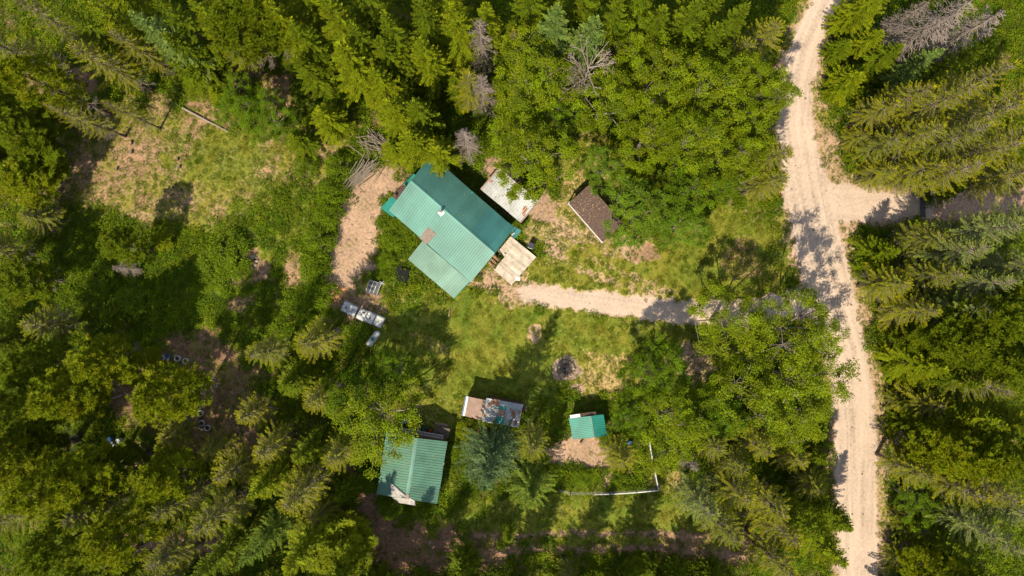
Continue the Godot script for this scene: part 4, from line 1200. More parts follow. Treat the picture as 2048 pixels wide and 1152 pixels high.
# ---- grass, weeds and litter too many to count
func make_cover() -> void:
	var r := RandomNumberGenerator.new()
	r.seed = 5
	# low leafy weeds
	for variant in 3:
		var g := Geo.new()
		for j in 46:
			var az := r.randf() * TAU
			var u := sqrt(r.randf()) * 0.42
			var p := Vector3(cos(az) * u, r.randf_range(0.06, 0.42) * (1.1 - u), sin(az) * u)
			var q := r.randf_range(0.6, 1.0)
			g.leaf(p, dir_of(az + r.randf_range(-0.9, 0.9), r.randf_range(-0.2, 0.6)), (Vector3.UP + Vector3(r.randfn(), 0, r.randfn()) * 0.45).normalized(), r.randf_range(0.12, 0.26), r.randf_range(0.05, 0.11), Color(q * r.randf_range(0.8, 1.0), q, q * r.randf_range(0.5, 1.0)))
		var list := []
		var cols := []
		for k in 38000:
			var px := r.randf_range(-100, 2150); var py := r.randf_range(-60, 1210)
			var wd := sample(weed, px, py)
			var tf := sample(turf, px, py)
			if r.randf() < maxf(wd * 1.15, 1.1 * tf * (1.0 - tf) if tf > 0.12 else 0.0):
				var w := gp(px, py)
				var s := r.randf_range(0.6, 1.5) if wd > 0.18 else r.randf_range(0.22, 0.6)
				list.append(Transform3D(Basis(Vector3.UP, r.randf() * TAU).scaled(Vector3(s, s * r.randf_range(0.7, 1.2), s)), w))
				var b := r.randf_range(0.5, 1.0)
				cols.append(Color(b * r.randf_range(0.7, 1.0), b, b))
		scatter("undergrowth", g, M.weed_0 if variant == 0 else M.weed_1, list, cols, ["bright leafy weeds", "low dark green herbs", "green ferny ground plants"][variant] + " covering the forest floor")
	# grass tussocks
	var gg := Geo.new()
	for j in 60:
		var az := r.randf() * TAU
		var u := sqrt(r.randf()) * 0.45
		var p := Vector3(cos(az) * u, 0, sin(az) * u)
		var q := r.randf_range(0.55, 1.0)
		gg.leaf(p, dir_of(r.randf() * TAU, r.randf_range(0.35, 1.2)), dir_of(r.randf() * TAU, 0.4), r.randf_range(0.1, 0.22), 0.03, Color(q, q * r.randf_range(0.88, 1.0), q * r.randf_range(0.5, 1.0)))
	var gl := []; var gc := []
	for k in 60000:
		var px := r.randf_range(-100, 2150); var py := r.randf_range(-60, 1210)
		var t := sample(turf, px, py)
		if t > 0.3 and r.randf() < (t - 0.25) * 0.9:
			var s := r.randf_range(0.5, 1.25)
			gl.append(Transform3D(Basis(Vector3.UP, r.randf() * TAU).scaled(Vector3(s, s * r.randf_range(0.6, 1.1), s)), gp(px, py)))
			var b := r.randf_range(0.55, 1.0)
			var l := sample(lush, px, py)
			gc.append(Color(b * (1.0 - 0.45 * l * r.randf()), b, b * 0.9))
	scatter("grass", gg, M.grass, gl, gc, "short yellow-green grass of the yard and clearings")
	# stones on road, clay and soil
	var sg := Geo.new()
	pebble(sg, r, 0.5)
	var sl := []; var sc := []
	for k in 42000:
		var px := r.randf_range(-60, 2110); var py := r.randf_range(-40, 1190)
		var t := sample(turf, px, py)
		if t < 0.3 and r.randf() < 0.3:
			var s := 0.03 + pow(r.randf(), 6.0) * (0.14 if sample(soil_r, px, py) > 0.45 else 0.3)
			sl.append(Transform3D(Basis.from_euler(Vector3(r.randf() * 0.6, r.randf() * TAU, r.randf() * 0.6)).scaled(Vector3(s, s * 0.6, s)), gp(px, py) + Vector3(0, s * 0.1, 0)))
			var b := r.randf_range(0.45, 1.0)
			sc.append(Color(b, b * 0.95, b * 0.9))
	scatter("gravel", sg, M.pale_stone, sl, sc, "loose pale stones on road, clay bank and bare soil")
	# twigs and dry sticks
	var tg := Geo.new()
	tg.tube(Vector3(-0.5, 0, 0), Vector3(0.1, 0.02, 0.03), 0.02, 0.016, 4)
	tg.tube(Vector3(0.1, 0.02, 0.03), Vector3(0.5, 0.0, -0.02), 0.016, 0.008, 4)
	tg.tube(Vector3(0.05, 0.02, 0.03), Vector3(0.3, 0.03, 0.2), 0.01, 0.005, 3)
	var tl := []; var tc := []
	for k in 14000:
		var px := r.randf_range(-60, 2110); var py := r.randf_range(-40, 1190)
		if sample(soil_r, px, py) < 0.42 and sample(turf, px, py) < 0.72 and r.randf() < 0.5:
			var s := r.randf_range(0.25, 0.7) + pow(r.randf(), 7.0) * 1.6
			tl.append(Transform3D(Basis(Vector3.UP, r.randf() * TAU).scaled(Vector3(s, 1.0, s * 0.8)), gp(px, py) + Vector3(0, 0.03, 0)))
			var b := r.randf_range(0.5, 1.0)
			tc.append(Color(b, b * 0.95, b * 0.9))
	scatter("twig_litter", tg, M.dead_wood, tl, tc, "grey twigs scattered over the bare soil")

# dry leaves and needles that lie on the metal roofs
func make_roof_litter() -> void:
	var r := RandomNumberGenerator.new()
	r.seed = 31
	var g := Geo.new()
	g.leaf(Vector3(-0.5, 0, 0), Vector3.RIGHT, Vector3.UP, 1.0, 0.5, Color.WHITE)
	var faces := [
		[gp(833, 876, 4.0), gp(813.5, 998, 4.0), gp(753, 988, 2.7), gp(773, 864, 2.7), 110, 1.0],
		[gp(833, 876, 4.0), gp(813.5, 998, 4.0), gp(874.6, 1007.5, 2.7), gp(894.8, 883.5, 2.7), 90, 1.0],
		[gp(1178, 369.5, 2.65), gp(1247, 447, 2.65), gp(1206, 484, 2.3), gp(1138, 406, 2.3), 150, 0.55],
		[gp(998, 336, 2.75), gp(1078, 402, 2.75), gp(1041, 445, 2.3), gp(961.5, 378.6, 2.3), 130, 1.0],
		[gp(823, 362, 4.9), gp(989, 506, 4.9), gp(1028, 455, 2.85), gp(862, 311, 2.85), 90, 0.6],
		[gp(823, 362, 4.9), gp(989, 506, 4.9), gp(941, 563.5, 2.8), gp(779, 421.6, 2.8), 30, 1.0],
	]
	var list := []; var cols := []
	for f in faces:
		var up: Vector3 = (f[1] - f[0]).cross(f[3] - f[0]).normalized()
		if up.y < 0.0: up = -up
		for k in f[4]:
			var u: float = r.randf() * f[5]; var w := r.randf()
			var p: Vector3 = (f[0] as Vector3).lerp(f[1], u).lerp((f[3] as Vector3).lerp(f[2], u), w) + up * 0.055
			var x: Vector3 = ((f[1] as Vector3) - (f[0] as Vector3)).normalized().rotated(up, r.randf() * TAU)
			var s := r.randf_range(0.06, 0.17)
			list.append(Transform3D(Basis(x * s, up * s, x.cross(up) * s), p))
			var b := r.randf_range(0.4, 1.0)
			cols.append(Color(b, b * 0.92, b * 0.85))
	scatter("leaf_litter", g, M.dry_leaf, list, cols, "dry leaves and needles lying on the metal roofs")

func scatter(called: String, g: Geo, m: Material, list: Array, cols: Array, label: String) -> void:
	var mm := MultiMesh.new()
	mm.transform_format = MultiMesh.TRANSFORM_3D
	mm.use_colors = true
	mm.mesh = g.mesh()
	mm.instance_count = list.size()
	for k in list.size():
		mm.set_instance_transform(k, list[k])
		mm.set_instance_color(k, cols[k])
	var o := MultiMeshInstance3D.new()
	o.name = numbered(called)
	o.multimesh = mm
	o.material_override = m
	add_child(o)
	tag(o, label, "", "", "stuff")

func pebble(g: Geo, r: RandomNumberGenerator, rad: float) -> void:
	# lumpy low stone: two rings and a cap
	var n := 7
	var rings := []
	for k in 3:
		var ring := []
		var y: float = [-0.35, 0.25, 0.75][k] * rad
		for i in n:
			var t := TAU * i / n
			var q: float = [0.95, 0.92, 0.45][k] * rad * r.randf_range(0.8, 1.15)
			ring.append(Vector3(cos(t) * q, y + r.randf_range(-0.08, 0.08) * rad, sin(t) * q))
		rings.append(ring)
	for k in 2:
		for i in n:
			var a: Vector3 = rings[k][i]; var b: Vector3 = rings[k][(i + 1) % n]
			var d: Vector3 = rings[k + 1][(i + 1) % n]; var e: Vector3 = rings[k + 1][i]
			g.quad(a, b, d, e, a + d)
	for i in n:
		g.tri(Vector3(0, 0.85 * rad, 0), rings[2][i], rings[2][(i + 1) % n], Vector3.UP)

# ---- buildings
# ribbed metal sheets between a ridge line (a to b) and an eave line (d to c)
func sheets(parent: Node3D, a: Vector3, b: Vector3, c: Vector3, d: Vector3, n: int, ribs: int, rh: float, pick: Callable, called := "roof_sheet") -> void:
	var up := (b - a).cross(d - a).normalized()
	if up.y < 0.0: up = -up
	var prof := []
	for k in ribs:
		var o := k / float(ribs)
		prof.append_array([[o, 0.0], [o + 0.6 / ribs, 0.0], [o + 0.7 / ribs, 1.0], [o + 0.88 / ribs, 1.0], [o + 0.98 / ribs, 0.0]])
	prof.append([1.0, 0.0])
	for i in n:
		var g := Geo.new()
		var lift := up * (0.004 * (i % 2) + rng.randf() * 0.004)
		var col := shade(0.82, 1.0)
		var drop := (d - a).normalized() * rng.randf_range(-0.02, 0.025)
		for k in prof.size() - 1:
			var u0: float = (i + prof[k][0] * 1.015) / n
			var u1: float = (i + prof[k + 1][0] * 1.015) / n
			var h0: Vector3 = up * (rh * prof[k][1]) + lift
			var h1: Vector3 = up * (rh * prof[k + 1][1]) + lift
			g.quad(a.lerp(b, u0) + h0, a.lerp(b, u1) + h1, d.lerp(c, u1) + h1 + drop, d.lerp(c, u0) + h0 + drop, up, col)
		wpart(parent, called, g, pick.call(i))

func slab(parent: Node3D, called: String, a: Vector3, b: Vector3, c: Vector3, d: Vector3, thick: float, m: Material, gap := 0.03) -> MeshInstance3D:
	var up := (b - a).cross(d - a).normalized()
	if up.y < 0.0: up = -up
	var g := Geo.new()
	var mid := (a + b + c + d) * 0.25
	var t := [a - up * gap, b - up * gap, c - up * gap, d - up * gap]
	var l := []
	for p in t: l.append(p - up * thick)
	g.quad(t[0], t[1], t[2], t[3], up)
	g.quad(l[0], l[1], l[2], l[3], -up)
	for k in 4:
		var o: Vector3 = (t[k] + t[(k + 1) % 4]) * 0.5 - mid
		g.quad(t[k], t[(k + 1) % 4], l[(k + 1) % 4], l[k], o)
	return wpart(parent, called, g, m)

# a bar of rectangular section between two points
func bar(g: Geo, p: Vector3, q: Vector3, w: float, h: float, col := Color.WHITE) -> void:
	var z := (q - p).normalized()
	var x := z.cross(Vector3.UP if absf(z.y) < 0.95 else Vector3.RIGHT).normalized()
	var y := x.cross(z)
	g.box(Transform3D(Basis(x, y, z), (p + q) * 0.5), Vector3(w, h, p.distance_to(q)), col)

func bar_part(parent: Node3D, called: String, p: Vector3, q: Vector3, w: float, h: float, m: Material) -> MeshInstance3D:
	var g := Geo.new()
	bar(g, p, q, w, h, shade(0.85, 1.0))
	return wpart(parent, called, g, m)

func wall(parent: Node3D, p: Vector3, q: Vector3, y0: float, ya: float, yb: float, m: Material) -> void:
	# upright wall from p to q whose top may slope
	var g := Geo.new()
	var f := Vector3(q.x - p.x, 0, q.z - p.z).normalized()
	var s := Vector3(-f.z, 0, f.x) * 0.07
	var a := Vector3(p.x, y0, p.z); var b := Vector3(q.x, y0, q.z)
	var c := Vector3(q.x, yb, q.z); var d := Vector3(p.x, ya, p.z)
	g.quad(a + s, b + s, c + s, d + s, s)
	g.quad(a - s, b - s, c - s, d - s, -s)
	g.quad(d - s, d + s, c + s, c - s, Vector3.UP)
	g.quad(a - s, a + s, d + s, d - s, -f)
	g.quad(b - s, b + s, c + s, c - s, f)
	wpart(parent, "wall", g, m)

func inset(a: Vector3, toward: Vector3, m: float) -> Vector3:
	var d := Vector3(toward.x - a.x, 0, toward.z - a.z).normalized()
	return Vector3(a.x + d.x * m, 0, a.z + d.z * m)

func make_house() -> void:
	var rA := gp(823, 362, 4.9); var rB := gp(989, 506, 4.9)
	var sA := gp(779, 421.6, 2.8); var sB := gp(941, 563.5, 2.8)
	var nA := gp(862, 311, 2.85); var nB := gp(1028, 455, 2.85)
	var mid := (sA + sB + nA + nB) * 0.25
	var o := thing("house", "long house with pale and dark teal ribbed metal roof slopes", "house", Vector3(mid.x, 0, mid.z))
	# walls
	var q := []
	for p in [sA, sB, nB, nA]: q.append(inset(p, mid, 0.75))
	wall(o, q[0], q[1], 0, 2.75, 2.75, M.siding)
	wall(o, q[2], q[3], 0, 2.75, 2.75, M.siding)
	var e1: Vector3 = (q[0] + q[3]) * 0.5; var e2: Vector3 = (q[1] + q[2]) * 0.5
	wall(o, q[0], e1, 0, 2.7, 4.5, M.siding)
	wall(o, e1, q[3], 0, 4.5, 2.7, M.siding)
	wall(o, q[1], e2, 0, 2.7, 4.5, M.siding)
	wall(o, e2, q[2], 0, 4.5, 2.7, M.siding)
	var roof := Node3D.new()
	roof.name = "roof"
	o.add_child(roof)
	slab(o, "roof_deck", rA, rB, sB, sA, 0.09, M.dark_wood)
	slab(o, "roof_deck", rA, rB, nB, nA, 0.09, M.dark_wood)
	sheets(roof, rA, rB, sB, sA, 14, 3, 0.026, func(_i): return M.roof_light)
	sheets(roof, rA, rB, nB, nA, 14, 3, 0.026, func(i): return M.roof_teal if i > 9 else M.roof_light)
	# ridge cap
	var cap := Geo.new()
	var along := (rB - rA).normalized()
	var da := (sA - rA).normalized(); var db := (nA - rA).normalized()
	var up := Vector3(0, 0.05, 0)
	cap.quad(rA + up, rB + up, rB + up * 0.8 + da * 0.24, rA + up * 0.8 + da * 0.24, Vector3.UP)
	wpart(roof, "ridge_cap", cap, M.roof_light)
	var cap2 := Geo.new()
	cap2.quad(rA + up, rB + up, rB + up * 0.8 + db * 0.2, rA + up * 0.8 + db * 0.2, Vector3.UP)
	wpart(roof, "ridge_cap", cap2, M.roof_light)
	for e in [[rA, sA, M.roof_light], [rB, sB, M.roof_light], [rA, nA, M.roof_light], [rB, nB, M.roof_teal]]:
		bar_part(roof, "rake_trim", e[0] + Vector3(0, 0.03, 0), e[1] + Vector3(0, 0.03, 0), 0.1, 0.05, e[2])
	# corrugated clear panel let into the sunlit slope
	var on := func(px: float, py: float, add: float) -> Vector3:
		var n := (rB - rA).cross(sA - rA).normalized()
		if n.y < 0.0: n = -n
		var ray := gp(px, py) - Vector3(0, CAM_H, 0)
		var t: float = (rA - Vector3(0, CAM_H, 0)).dot(n) / ray.dot(n)
		return Vector3(0, CAM_H, 0) + ray * t + n * add
	sheets(roof, on.call(856, 454, 0.04), on.call(873, 468, 0.04), on.call(853.5, 489, 0.04), on.call(838.5, 475, 0.04), 2, 4, 0.035, func(_i): return M.skylight, "skylight_sheet")
	# chimney flashing, pipe and cap
	var ch: Vector3 = on.call(882, 425, 0.035)
	var fl := Geo.new()
	var c0: Vector3 = on.call(875.5, 425, 0.04); var c1: Vector3 = on.call(883, 418.5, 0.04); var c2: Vector3 = on.call(890, 426, 0.04); var c3: Vector3 = on.call(882, 433, 0.04)
	fl.quad(c0, c1, c2, c3, Vector3.UP)
	wpart(roof, "chimney_flashing", fl, M.trim_white)
	var pipe := Geo.new()
	pipe.lathe(ch, [Vector2(0.13, -0.1), Vector2(0.13, 0.75), Vector2(0.2, 0.75), Vector2(0.2, 0.82), Vector2(0.02, 0.93), Vector2(0.0, 0.93)], 12)
	wpart(roof, "chimney_pipe", pipe, M.steel)
	for v in [[985, 507, 0.3], [1024, 470, 0.35]]:
		var vp := Geo.new()
		var at := gp(v[0], v[1], 4.2 if v[0] < 1000 else 3.0)
		vp.tube(at + Vector3(0, -0.4, 0), at + Vector3(0, v[2], 0), 0.06, 0.06, 8, Color.WHITE, true)
		if v[0] > 1000: vp.tube(at + Vector3(0, v[2], 0), at + Vector3(0.28, v[2], -0.2), 0.05, 0.05, 8, Color.WHITE, true)
		wpart(roof, "vent_pipe", vp, M.trim_white)
	# small snow-catch plate on the dark slope
	slab(roof, "roof_patch", gp(942, 386, 3.05), gp(946.5, 382.5, 3.0), gp(943, 390, 3.0), gp(938.5, 393, 3.05), 0.02, M.roof_coop)
	# porch roof in front of the sunlit slope
	var porch := Node3D.new()
	porch.name = "porch"
	o.add_child(porch)
	var pa := gp(845, 482, 2.72); var pb := gp(939, 562, 2.72); var pc := gp(906.7, 596, 2.15); var pd := gp(816, 518.5, 2.15)
	sheets(porch, pa, pb, pc, pd, 8, 3, 0.028, func(_i): return M.roof_faded)
	slab(porch, "porch_rafter_deck", pa, pb, pc, pd, 0.07, M.old_wood)
	for k in 4:
		var f := pd.lerp(pc, 0.04 + 0.307 * k)
		bar_part(porch, "post", Vector3(f.x, 0, f.z) + along.cross(Vector3.UP) * -0.15, Vector3(f.x, 2.05, f.z) + along.cross(Vector3.UP) * -0.15, 0.11, 0.11, M.old_wood)
	bar_part(porch, "edge_trim", pb + Vector3(0, 0.02, 0), pc + Vector3(0, 0.02, 0), 0.12, 0.06, M.roof_coop)
	# small roof over the back door at the far corner
	var ba := gp(1022, 449, 2.6); var bb := gp(1043, 461, 2.45)
	sheets(o, ba, gp(1024, 474, 2.6), gp(1031, 477, 2.4), bb, 2, 3, 0.02, func(_i): return M.roof_teal, "door_hood_sheet")
	# low lean-to along the short end, patched with brown sheets
	var lean := Node3D.new()
	lean.name = "lean_to"
	o.add_child(lean)
	var la := gp(787, 435, 2.45); var lb := gp(853, 361, 2.45); var lc := gp(827, 347.5, 2.0); var ld := gp(761, 416, 2.0)
	sheets(lean, la, lb, lc, ld, 9, 3, 0.02, func(i): return M.roof_brown if i in [3, 4, 5] else M.roof_coop)
	for k in 4:
		var f := ld.lerp(lc, 0.03 + 0.31 * k)
		bar_part(lean, "post", Vector3(f.x + 0.2, 0, f.z + 0.15), Vector3(f.x + 0.2, 1.95, f.z + 0.15), 0.1, 0.1, M.old_wood)

	# two clay pots on the lean-to roof
	for p in [[790, 393, "small orange bucket on the brown lean-to sheets, lower one"], [809, 373, "small orange bucket on the lean-to roof, upper one"]]:
		var at := gp(p[0], p[1], 2.27)
		var t := thing("bucket", p[2], "bucket", at, "buckets on the lean-to roof")
		var g := Geo.new()
		g.lathe(Vector3.ZERO, [Vector2(0.0, 0.0), Vector2(0.13, 0.0), Vector2(0.17, 0.3), Vector2(0.15, 0.3), Vector2(0.12, 0.05), Vector2(0.0, 0.05)], 12)
		part(t, "shell", g, M.new_wood)
		var h := Geo.new()
		for k in 8:
			var t0 := PI * k / 8.0; var t1 := PI * (k + 1) / 8.0
			h.tube(Vector3(cos(t0) * 0.17, 0.3 + sin(t0) * 0.05, sin(t0) * 0.12), Vector3(cos(t1) * 0.17, 0.3 + sin(t1) * 0.05, sin(t1) * 0.12), 0.008, 0.008, 4)
		part(t, "handle", h, M.steel)

func make_deck() -> void:
	var y := 0.62
	var N := gp(1021.6, 472.5, y); var E := gp(1072.6, 514, y); var S := gp(1022.6, 570.4, y); var W := gp(974, 528, y)
	var mid := (N + S) * 0.5
	var o := thing("deck", "pale sun-bleached wooden deck at the house's end", "deck", Vector3(mid.x, 0, mid.z))
	var n := 30
	for k in n:
		var a := N.lerp(W, (k + 0.5) / n); var b := E.lerp(S, (k + 0.5) / n)
		# the corner by the stairs is cut back
		if k > 15: a = a.lerp(b, 0.27)
		var g := Geo.new()
		var w := N.distance_to(W) / n - 0.02
		var ends := rng.randf_range(-0.02, 0.03)
		var f := (b - a).normalized()
		bar(g, a - f * ends, b + f * rng.randf_range(-0.02, 0.03), w, 0.035, shade(0.7, 1.0))
		wpart(o, "plank", g, M.deck_wood)
	for e in [[N, E], [E, S], [S, W.lerp(S, 0.27)]]:
		bar_part(o, "rim_joist", e[0] + Vector3(0, -0.14, 0), e[1] + Vector3(0, -0.14, 0), 0.05, 0.2, M.dark_wood)
	for k in 4:
		bar_part(o, "joist", N.lerp(E, 0.1 + 0.27 * k) + Vector3(0, -0.12, 0), W.lerp(S, 0.1 + 0.27 * k).lerp(N.lerp(E, 0.1 + 0.27 * k), 0.02) + Vector3(0, -0.12, 0), 0.05, 0.18, M.old_wood)
	for p in [N, E, S, W.lerp(S, 0.3)]:
		var f: Vector3 = p.lerp(mid, 0.06)
		bar_part(o, "post", Vector3(f.x, 0, f.z), Vector3(f.x, y - 0.05, f.z), 0.12, 0.12, M.dark_wood)
	# white splash of a corner board
	bar_part(o, "corner_board", gp(1031, 557, y + 0.04), gp(1040, 557.5, y + 0.04), 0.5, 0.03, M.trim_white)
	# landing with two railings at the house wall
	var st := Node3D.new()
	st.name = "stairs"
	o.add_child(st)
	for k in 3:
		bar_part(st, "tread", gp(986 - k * 4.5, 512 + k * 6.5, 0.95 - k * 0.15), gp(998 - k * 4.5, 521 + k * 6.5, 0.95 - k * 0.15), 0.3, 0.05, M.new_wood)
	for rl in [[989, 508, 999, 523], [979, 521, 990, 538]]:
		var p := gp(rl[0], rl[1], 1.55); var q := gp(rl[2], rl[3], 1.55)
		var rail := bar_part(st, "railing", p, q, 0.09, 0.06, M.dark_wood)
		for k in 6:
			var b := p.lerp(q, k / 5.0)
			bar_part(rail, "baluster", b, Vector3(b.x, 0.6, b.z), 0.045, 0.045, M.dark_wood)

func make_outbuildings() -> void:
	# --- tin shed behind the house
	var a := gp(961.5, 378.6, 2.3); var b := gp(1041, 445, 2.3); var c := gp(1078, 402, 2.75); var d := gp(998, 336, 2.75)
	var mid := (a + b + c + d) * 0.25
	var o := thing("wood_shed", "open wood shed under a white tin roof with rust stains", "shed", Vector3(mid.x, 0, mid.z))
	var roof := Node3D.new(); roof.name = "roof"; o.add_child(roof)
	sheets(roof, d, c, b, a, 7, 3, 0.045, func(_i): return M.roof_white)
	slab(o, "roof_frame", d, c, b, a, 0.06, M.dark_wood, 0.05)
	bar_part(roof, "edge_trim", a + Vector3(0, 0.03, 0), a.lerp(d, 0.98) + Vector3(0, 0.03, 0), 0.16, 0.05, M.roof_pink)
	bar_part(roof, "edge_trim", b + Vector3(0, 0.03, 0), b.lerp(c, 0.98) + Vector3(0, 0.03, 0), 0.16, 0.05, M.roof_pink)
	for k in 4:
		for e in [[a, b], [d, c]]:
			var f: Vector3 = e[0].lerp(e[1], 0.04 + 0.305 * k).lerp(mid, 0.04)
			bar_part(o, "post", Vector3(f.x, 0, f.z), Vector3(f.x, f.y - 0.1, f.z), 0.12, 0.12, M.old_wood)
	wall(o, Vector3(d.x, 0, d.z).lerp(mid * Vector3(1, 0, 1), 0.05), Vector3(c.x, 0, c.z).lerp(mid * Vector3(1, 0, 1), 0.05), 0, 2.5, 2.5, M.dark_wood)
	# rust patches on the tin
	var nrm := (c - d).cross(a - d).normalized()
	if nrm.y < 0.0: nrm = -nrm
	for p in [[0.91, 0.55, 0.42], [0.94, 0.68, 0.32], [0.1, 0.2, 0.3], [0.05, 0.55, 0.24], [0.45, 0.12, 0.3]]:
		var ctr: Vector3 = d.lerp(c, p[0]).lerp(a.lerp(b, p[0]), p[1]) + nrm * 0.045
		var g := Geo.new()
		var ex := (c - d).normalized(); var ez := (a - d).normalized()
		var prev := Vector3.ZERO
		for k in 13:
			var t := TAU * k / 12.0
			var q: Vector3 = ctr + (ex * cos(t) * 0.6 + ez * sin(t)) * p[2] * (1.0 + 0.35 * sin(k * 5.3 + p[0] * 9.0) if k % 12 else 1.0)
			if k > 0: g.tri(ctr, prev, q, nrm)
			prev = q
		wpart(roof, "rust_patch", g, M.rust)
	# lumber leaning along the gap between house and shed
	for k in 9:
		var p := gp(952 + k * 7.2 + rng.randf_range(-4, 4), 376 + k * 6.6 + rng.randf_range(-4, 4), 0.3)
		var f := Vector3(0.77, 0, 0.64).rotated(Vector3.UP, rng.randf_range(-0.2, 0.2))
		var l := rng.randf_range(0.9, 1.8)
		var g := Geo.new()
		bar(g, -f * l * 0.5, f * l * 0.5, 0.14, 0.05, shade(0.6, 1.0))
		var pl := single("loose_board", g, M.old_wood, "weathered board in the house and wood shed gap, %s from the upper end" % ["first", "second", "third", "fourth", "fifth", "sixth", "seventh", "eighth", "ninth"][k], "board", "boards in the gap behind the house")
		pl.position = p
		var prop := Geo.new()
		prop.box(Transform3D(Basis(), Vector3(0, -0.165, 0)), Vector3(0.2, 0.27, 0.2))
		part(pl, "block", prop, M.dark_wood)
	var lp := Geo.new()
	var lq := gp(978, 331); var lr := gp(940, 376)
	bar(lp, Vector3(-0.9, 0, -1.0) + Vector3(1.9, 0, -0.3), (lr - lq) * Vector3(1, 0, 1) , 0.16, 0.12, Color.WHITE)
	var beam := single("timber_beam", lp, M.old_wood, "long weathered timber lying behind the house's upper corner", "timber")
	beam.position = lq + Vector3(0, 0.06, 0)

	# --- brown shed
	a = gp(1138, 406, 2.3); b = gp(1206, 484, 2.3); c = gp(1247, 447, 2.65); d = gp(1178, 369.5, 2.65)
	mid = (a + b + c + d) * 0.25
	o = thing("storage_shed", "brown metal-roofed shed half under the soft green tree", "shed", Vector3(mid.x, 0, mid.z))
	roof = Node3D.new(); roof.name = "roof"; o.add_child(roof)
	sheets(roof, d, c, b, a, 7, 4, 0.022, func(_i): return M.roof_brown)
	slab(o, "roof_frame", d, c, b, a, 0.08, M.dark_wood, 0.04)
	var q := []
	for p in [a, b, c, d]: q.append(inset(p, mid, 0.3))
	wall(o, q[1], q[2], 0, 2.2, 2.5, M.siding)
	wall(o, q[2], q[3], 0, 2.5, 2.5, M.siding)
	wall(o, q[3], q[0], 0, 2.5, 2.2, M.siding)
	wall(o, q[0], q[1], 0, 2.2, 2.2, M.siding)
	bar_part(roof, "eave_trim", gp(1137, 408, 2.22), gp(1205, 486, 2.22), 0.1, 0.12, M.trim_white)
	for p in [[1136.5, 409], [1160, 435.5], [1170.5, 447], [1180, 458.5], [1203.5, 484.5]]:
		bar_part(o, "post", gp(p[0] - 0.5, p[1], 0), gp(p[0] - 0.5, p[1], 0) + Vector3(0, 2.1, 0), 0.13, 0.13, M.trim_white)
	wall(o, gp(1161, 436.5), gp(1179.5, 458), 0, 1.0, 1.0, M.trim_white)

	# --- workshop
	var r0 := gp(833, 876, 4.0); var r1 := gp(813.5, 998, 4.0)
	var wl0 := gp(773, 864, 2.7); var wl1 := gp(753, 988, 2.7)
	var wr0 := gp(894.8, 883.5, 2.7); var wr1 := gp(874.6, 1007.5, 2.7)
	mid = (wl0 + wl1 + wr0 + wr1) * 0.25
	o = thing("workshop", "square workshop with a green ribbed gable roof beside the spruce", "workshop", Vector3(mid.x, 0, mid.z))
	roof = Node3D.new(); roof.name = "roof"; o.add_child(roof)
	sheets(roof, r0, r1, wl1, wl0, 8, 3, 0.034, func(_i): return M.roof_shop)
	sheets(roof, r0, r1, wr1, wr0, 8, 3, 0.034, func(_i): return M.roof_shop)
	slab(o, "roof_deck", r0, r1, wl1, wl0, 0.08, M.dark_wood)
	slab(o, "roof_deck", r0, r1, wr1, wr0, 0.08, M.dark_wood)
	var cg := Geo.new()
	for sg in [wl0, wr0]:
		var dd: Vector3 = (sg - r0).normalized() * 0.22
		cg.quad(r0 + Vector3(0, 0.06, 0), r1.lerp(r0, 0.06) + Vector3(0, 0.06, 0), r1.lerp(r0, 0.06) + dd + Vector3(0, 0.045, 0), r0 + dd + Vector3(0, 0.045, 0), Vector3.UP)
	wpart(roof, "ridge_cap", cg, M.roof_faded)
	var cg2 := Geo.new()
	bar(cg2, r1.lerp(r0, 0.075) + Vector3(0, 0.03, 0), r1.lerp(r0, 0.0) + Vector3(0, 0.03, 0), 0.4, 0.05)
	wpart(roof, "ridge_cap", cg2, M.roof_pink)
	q = []
	for p in [wl0, wl1, wr1, wr0]: q.append(inset(p, mid, 0.5))
	wall(o, q[0], q[1], 0, 2.75, 2.75, M.siding)
	wall(o, q[2], q[3], 0, 2.75, 2.75, M.siding)
	for e in [[0, 3], [1, 2]]:
		var m1: Vector3 = (q[e[0]] + q[e[1]]) * 0.5
		wall(o, q[e[0]], m1, 0, 2.7, 3.75, M.siding)
		wall(o, m1, q[e[1]], 0, 3.75, 2.7, M.siding)
	# board shelf along the front wall
	var shelf := Node3D.new(); shelf.name = "front_shelf"; o.add_child(shelf)
	for k in 4:
		bar_part(shelf, "plank", gp(797, 855.5 + k * 2.6, 2.0), gp(887, 871.5 + k * 2.6, 2.0), 0.15, 0.04, M.paint_grey if k % 2 == 0 else M.old_wood)
	for k in 4:
		bar_part(shelf, "post", gp(800 + k * 27, 857.5 + k * 4.8, 0) , gp(800 + k * 27, 857.5 + k * 4.8, 0) + Vector3(0, 1.95, 0), 0.1, 0.1, M.old_wood)
	# grey tarp hanging over the lower gable corner
	var tp := Geo.new()
	var lift := Vector3(0, 0.13, 0)
	var sl := func(px: float, py: float) -> Vector3:
		var n2 := (r1 - r0).cross(wl0 - r0).normalized()
		var ray := gp(px, py) - Vector3(0, CAM_H, 0)
		return Vector3(0, CAM_H, 0) + ray * ((r0 - Vector3(0, CAM_H, 0)).dot(n2) / ray.dot(n2)) + lift
	var top: Vector3 = sl.call(781.5, 964)
	var edge := [sl.call(783, 991.5), sl.call(792, 993), sl.call(802, 994.5), sl.call(812.5, 996), gp(821, 999.5, 3.92), gp(829, 1001.5, 3.75)]
	var ridge: Vector3 = sl.call(811, 989.5)
	var hang := [gp(785, 995, 2.5), gp(790, 1001, 2.3), gp(798, 1006, 2.4), gp(812, 1008, 2.9), gp(822, 1010, 3.2), gp(831, 1011, 3.4)]
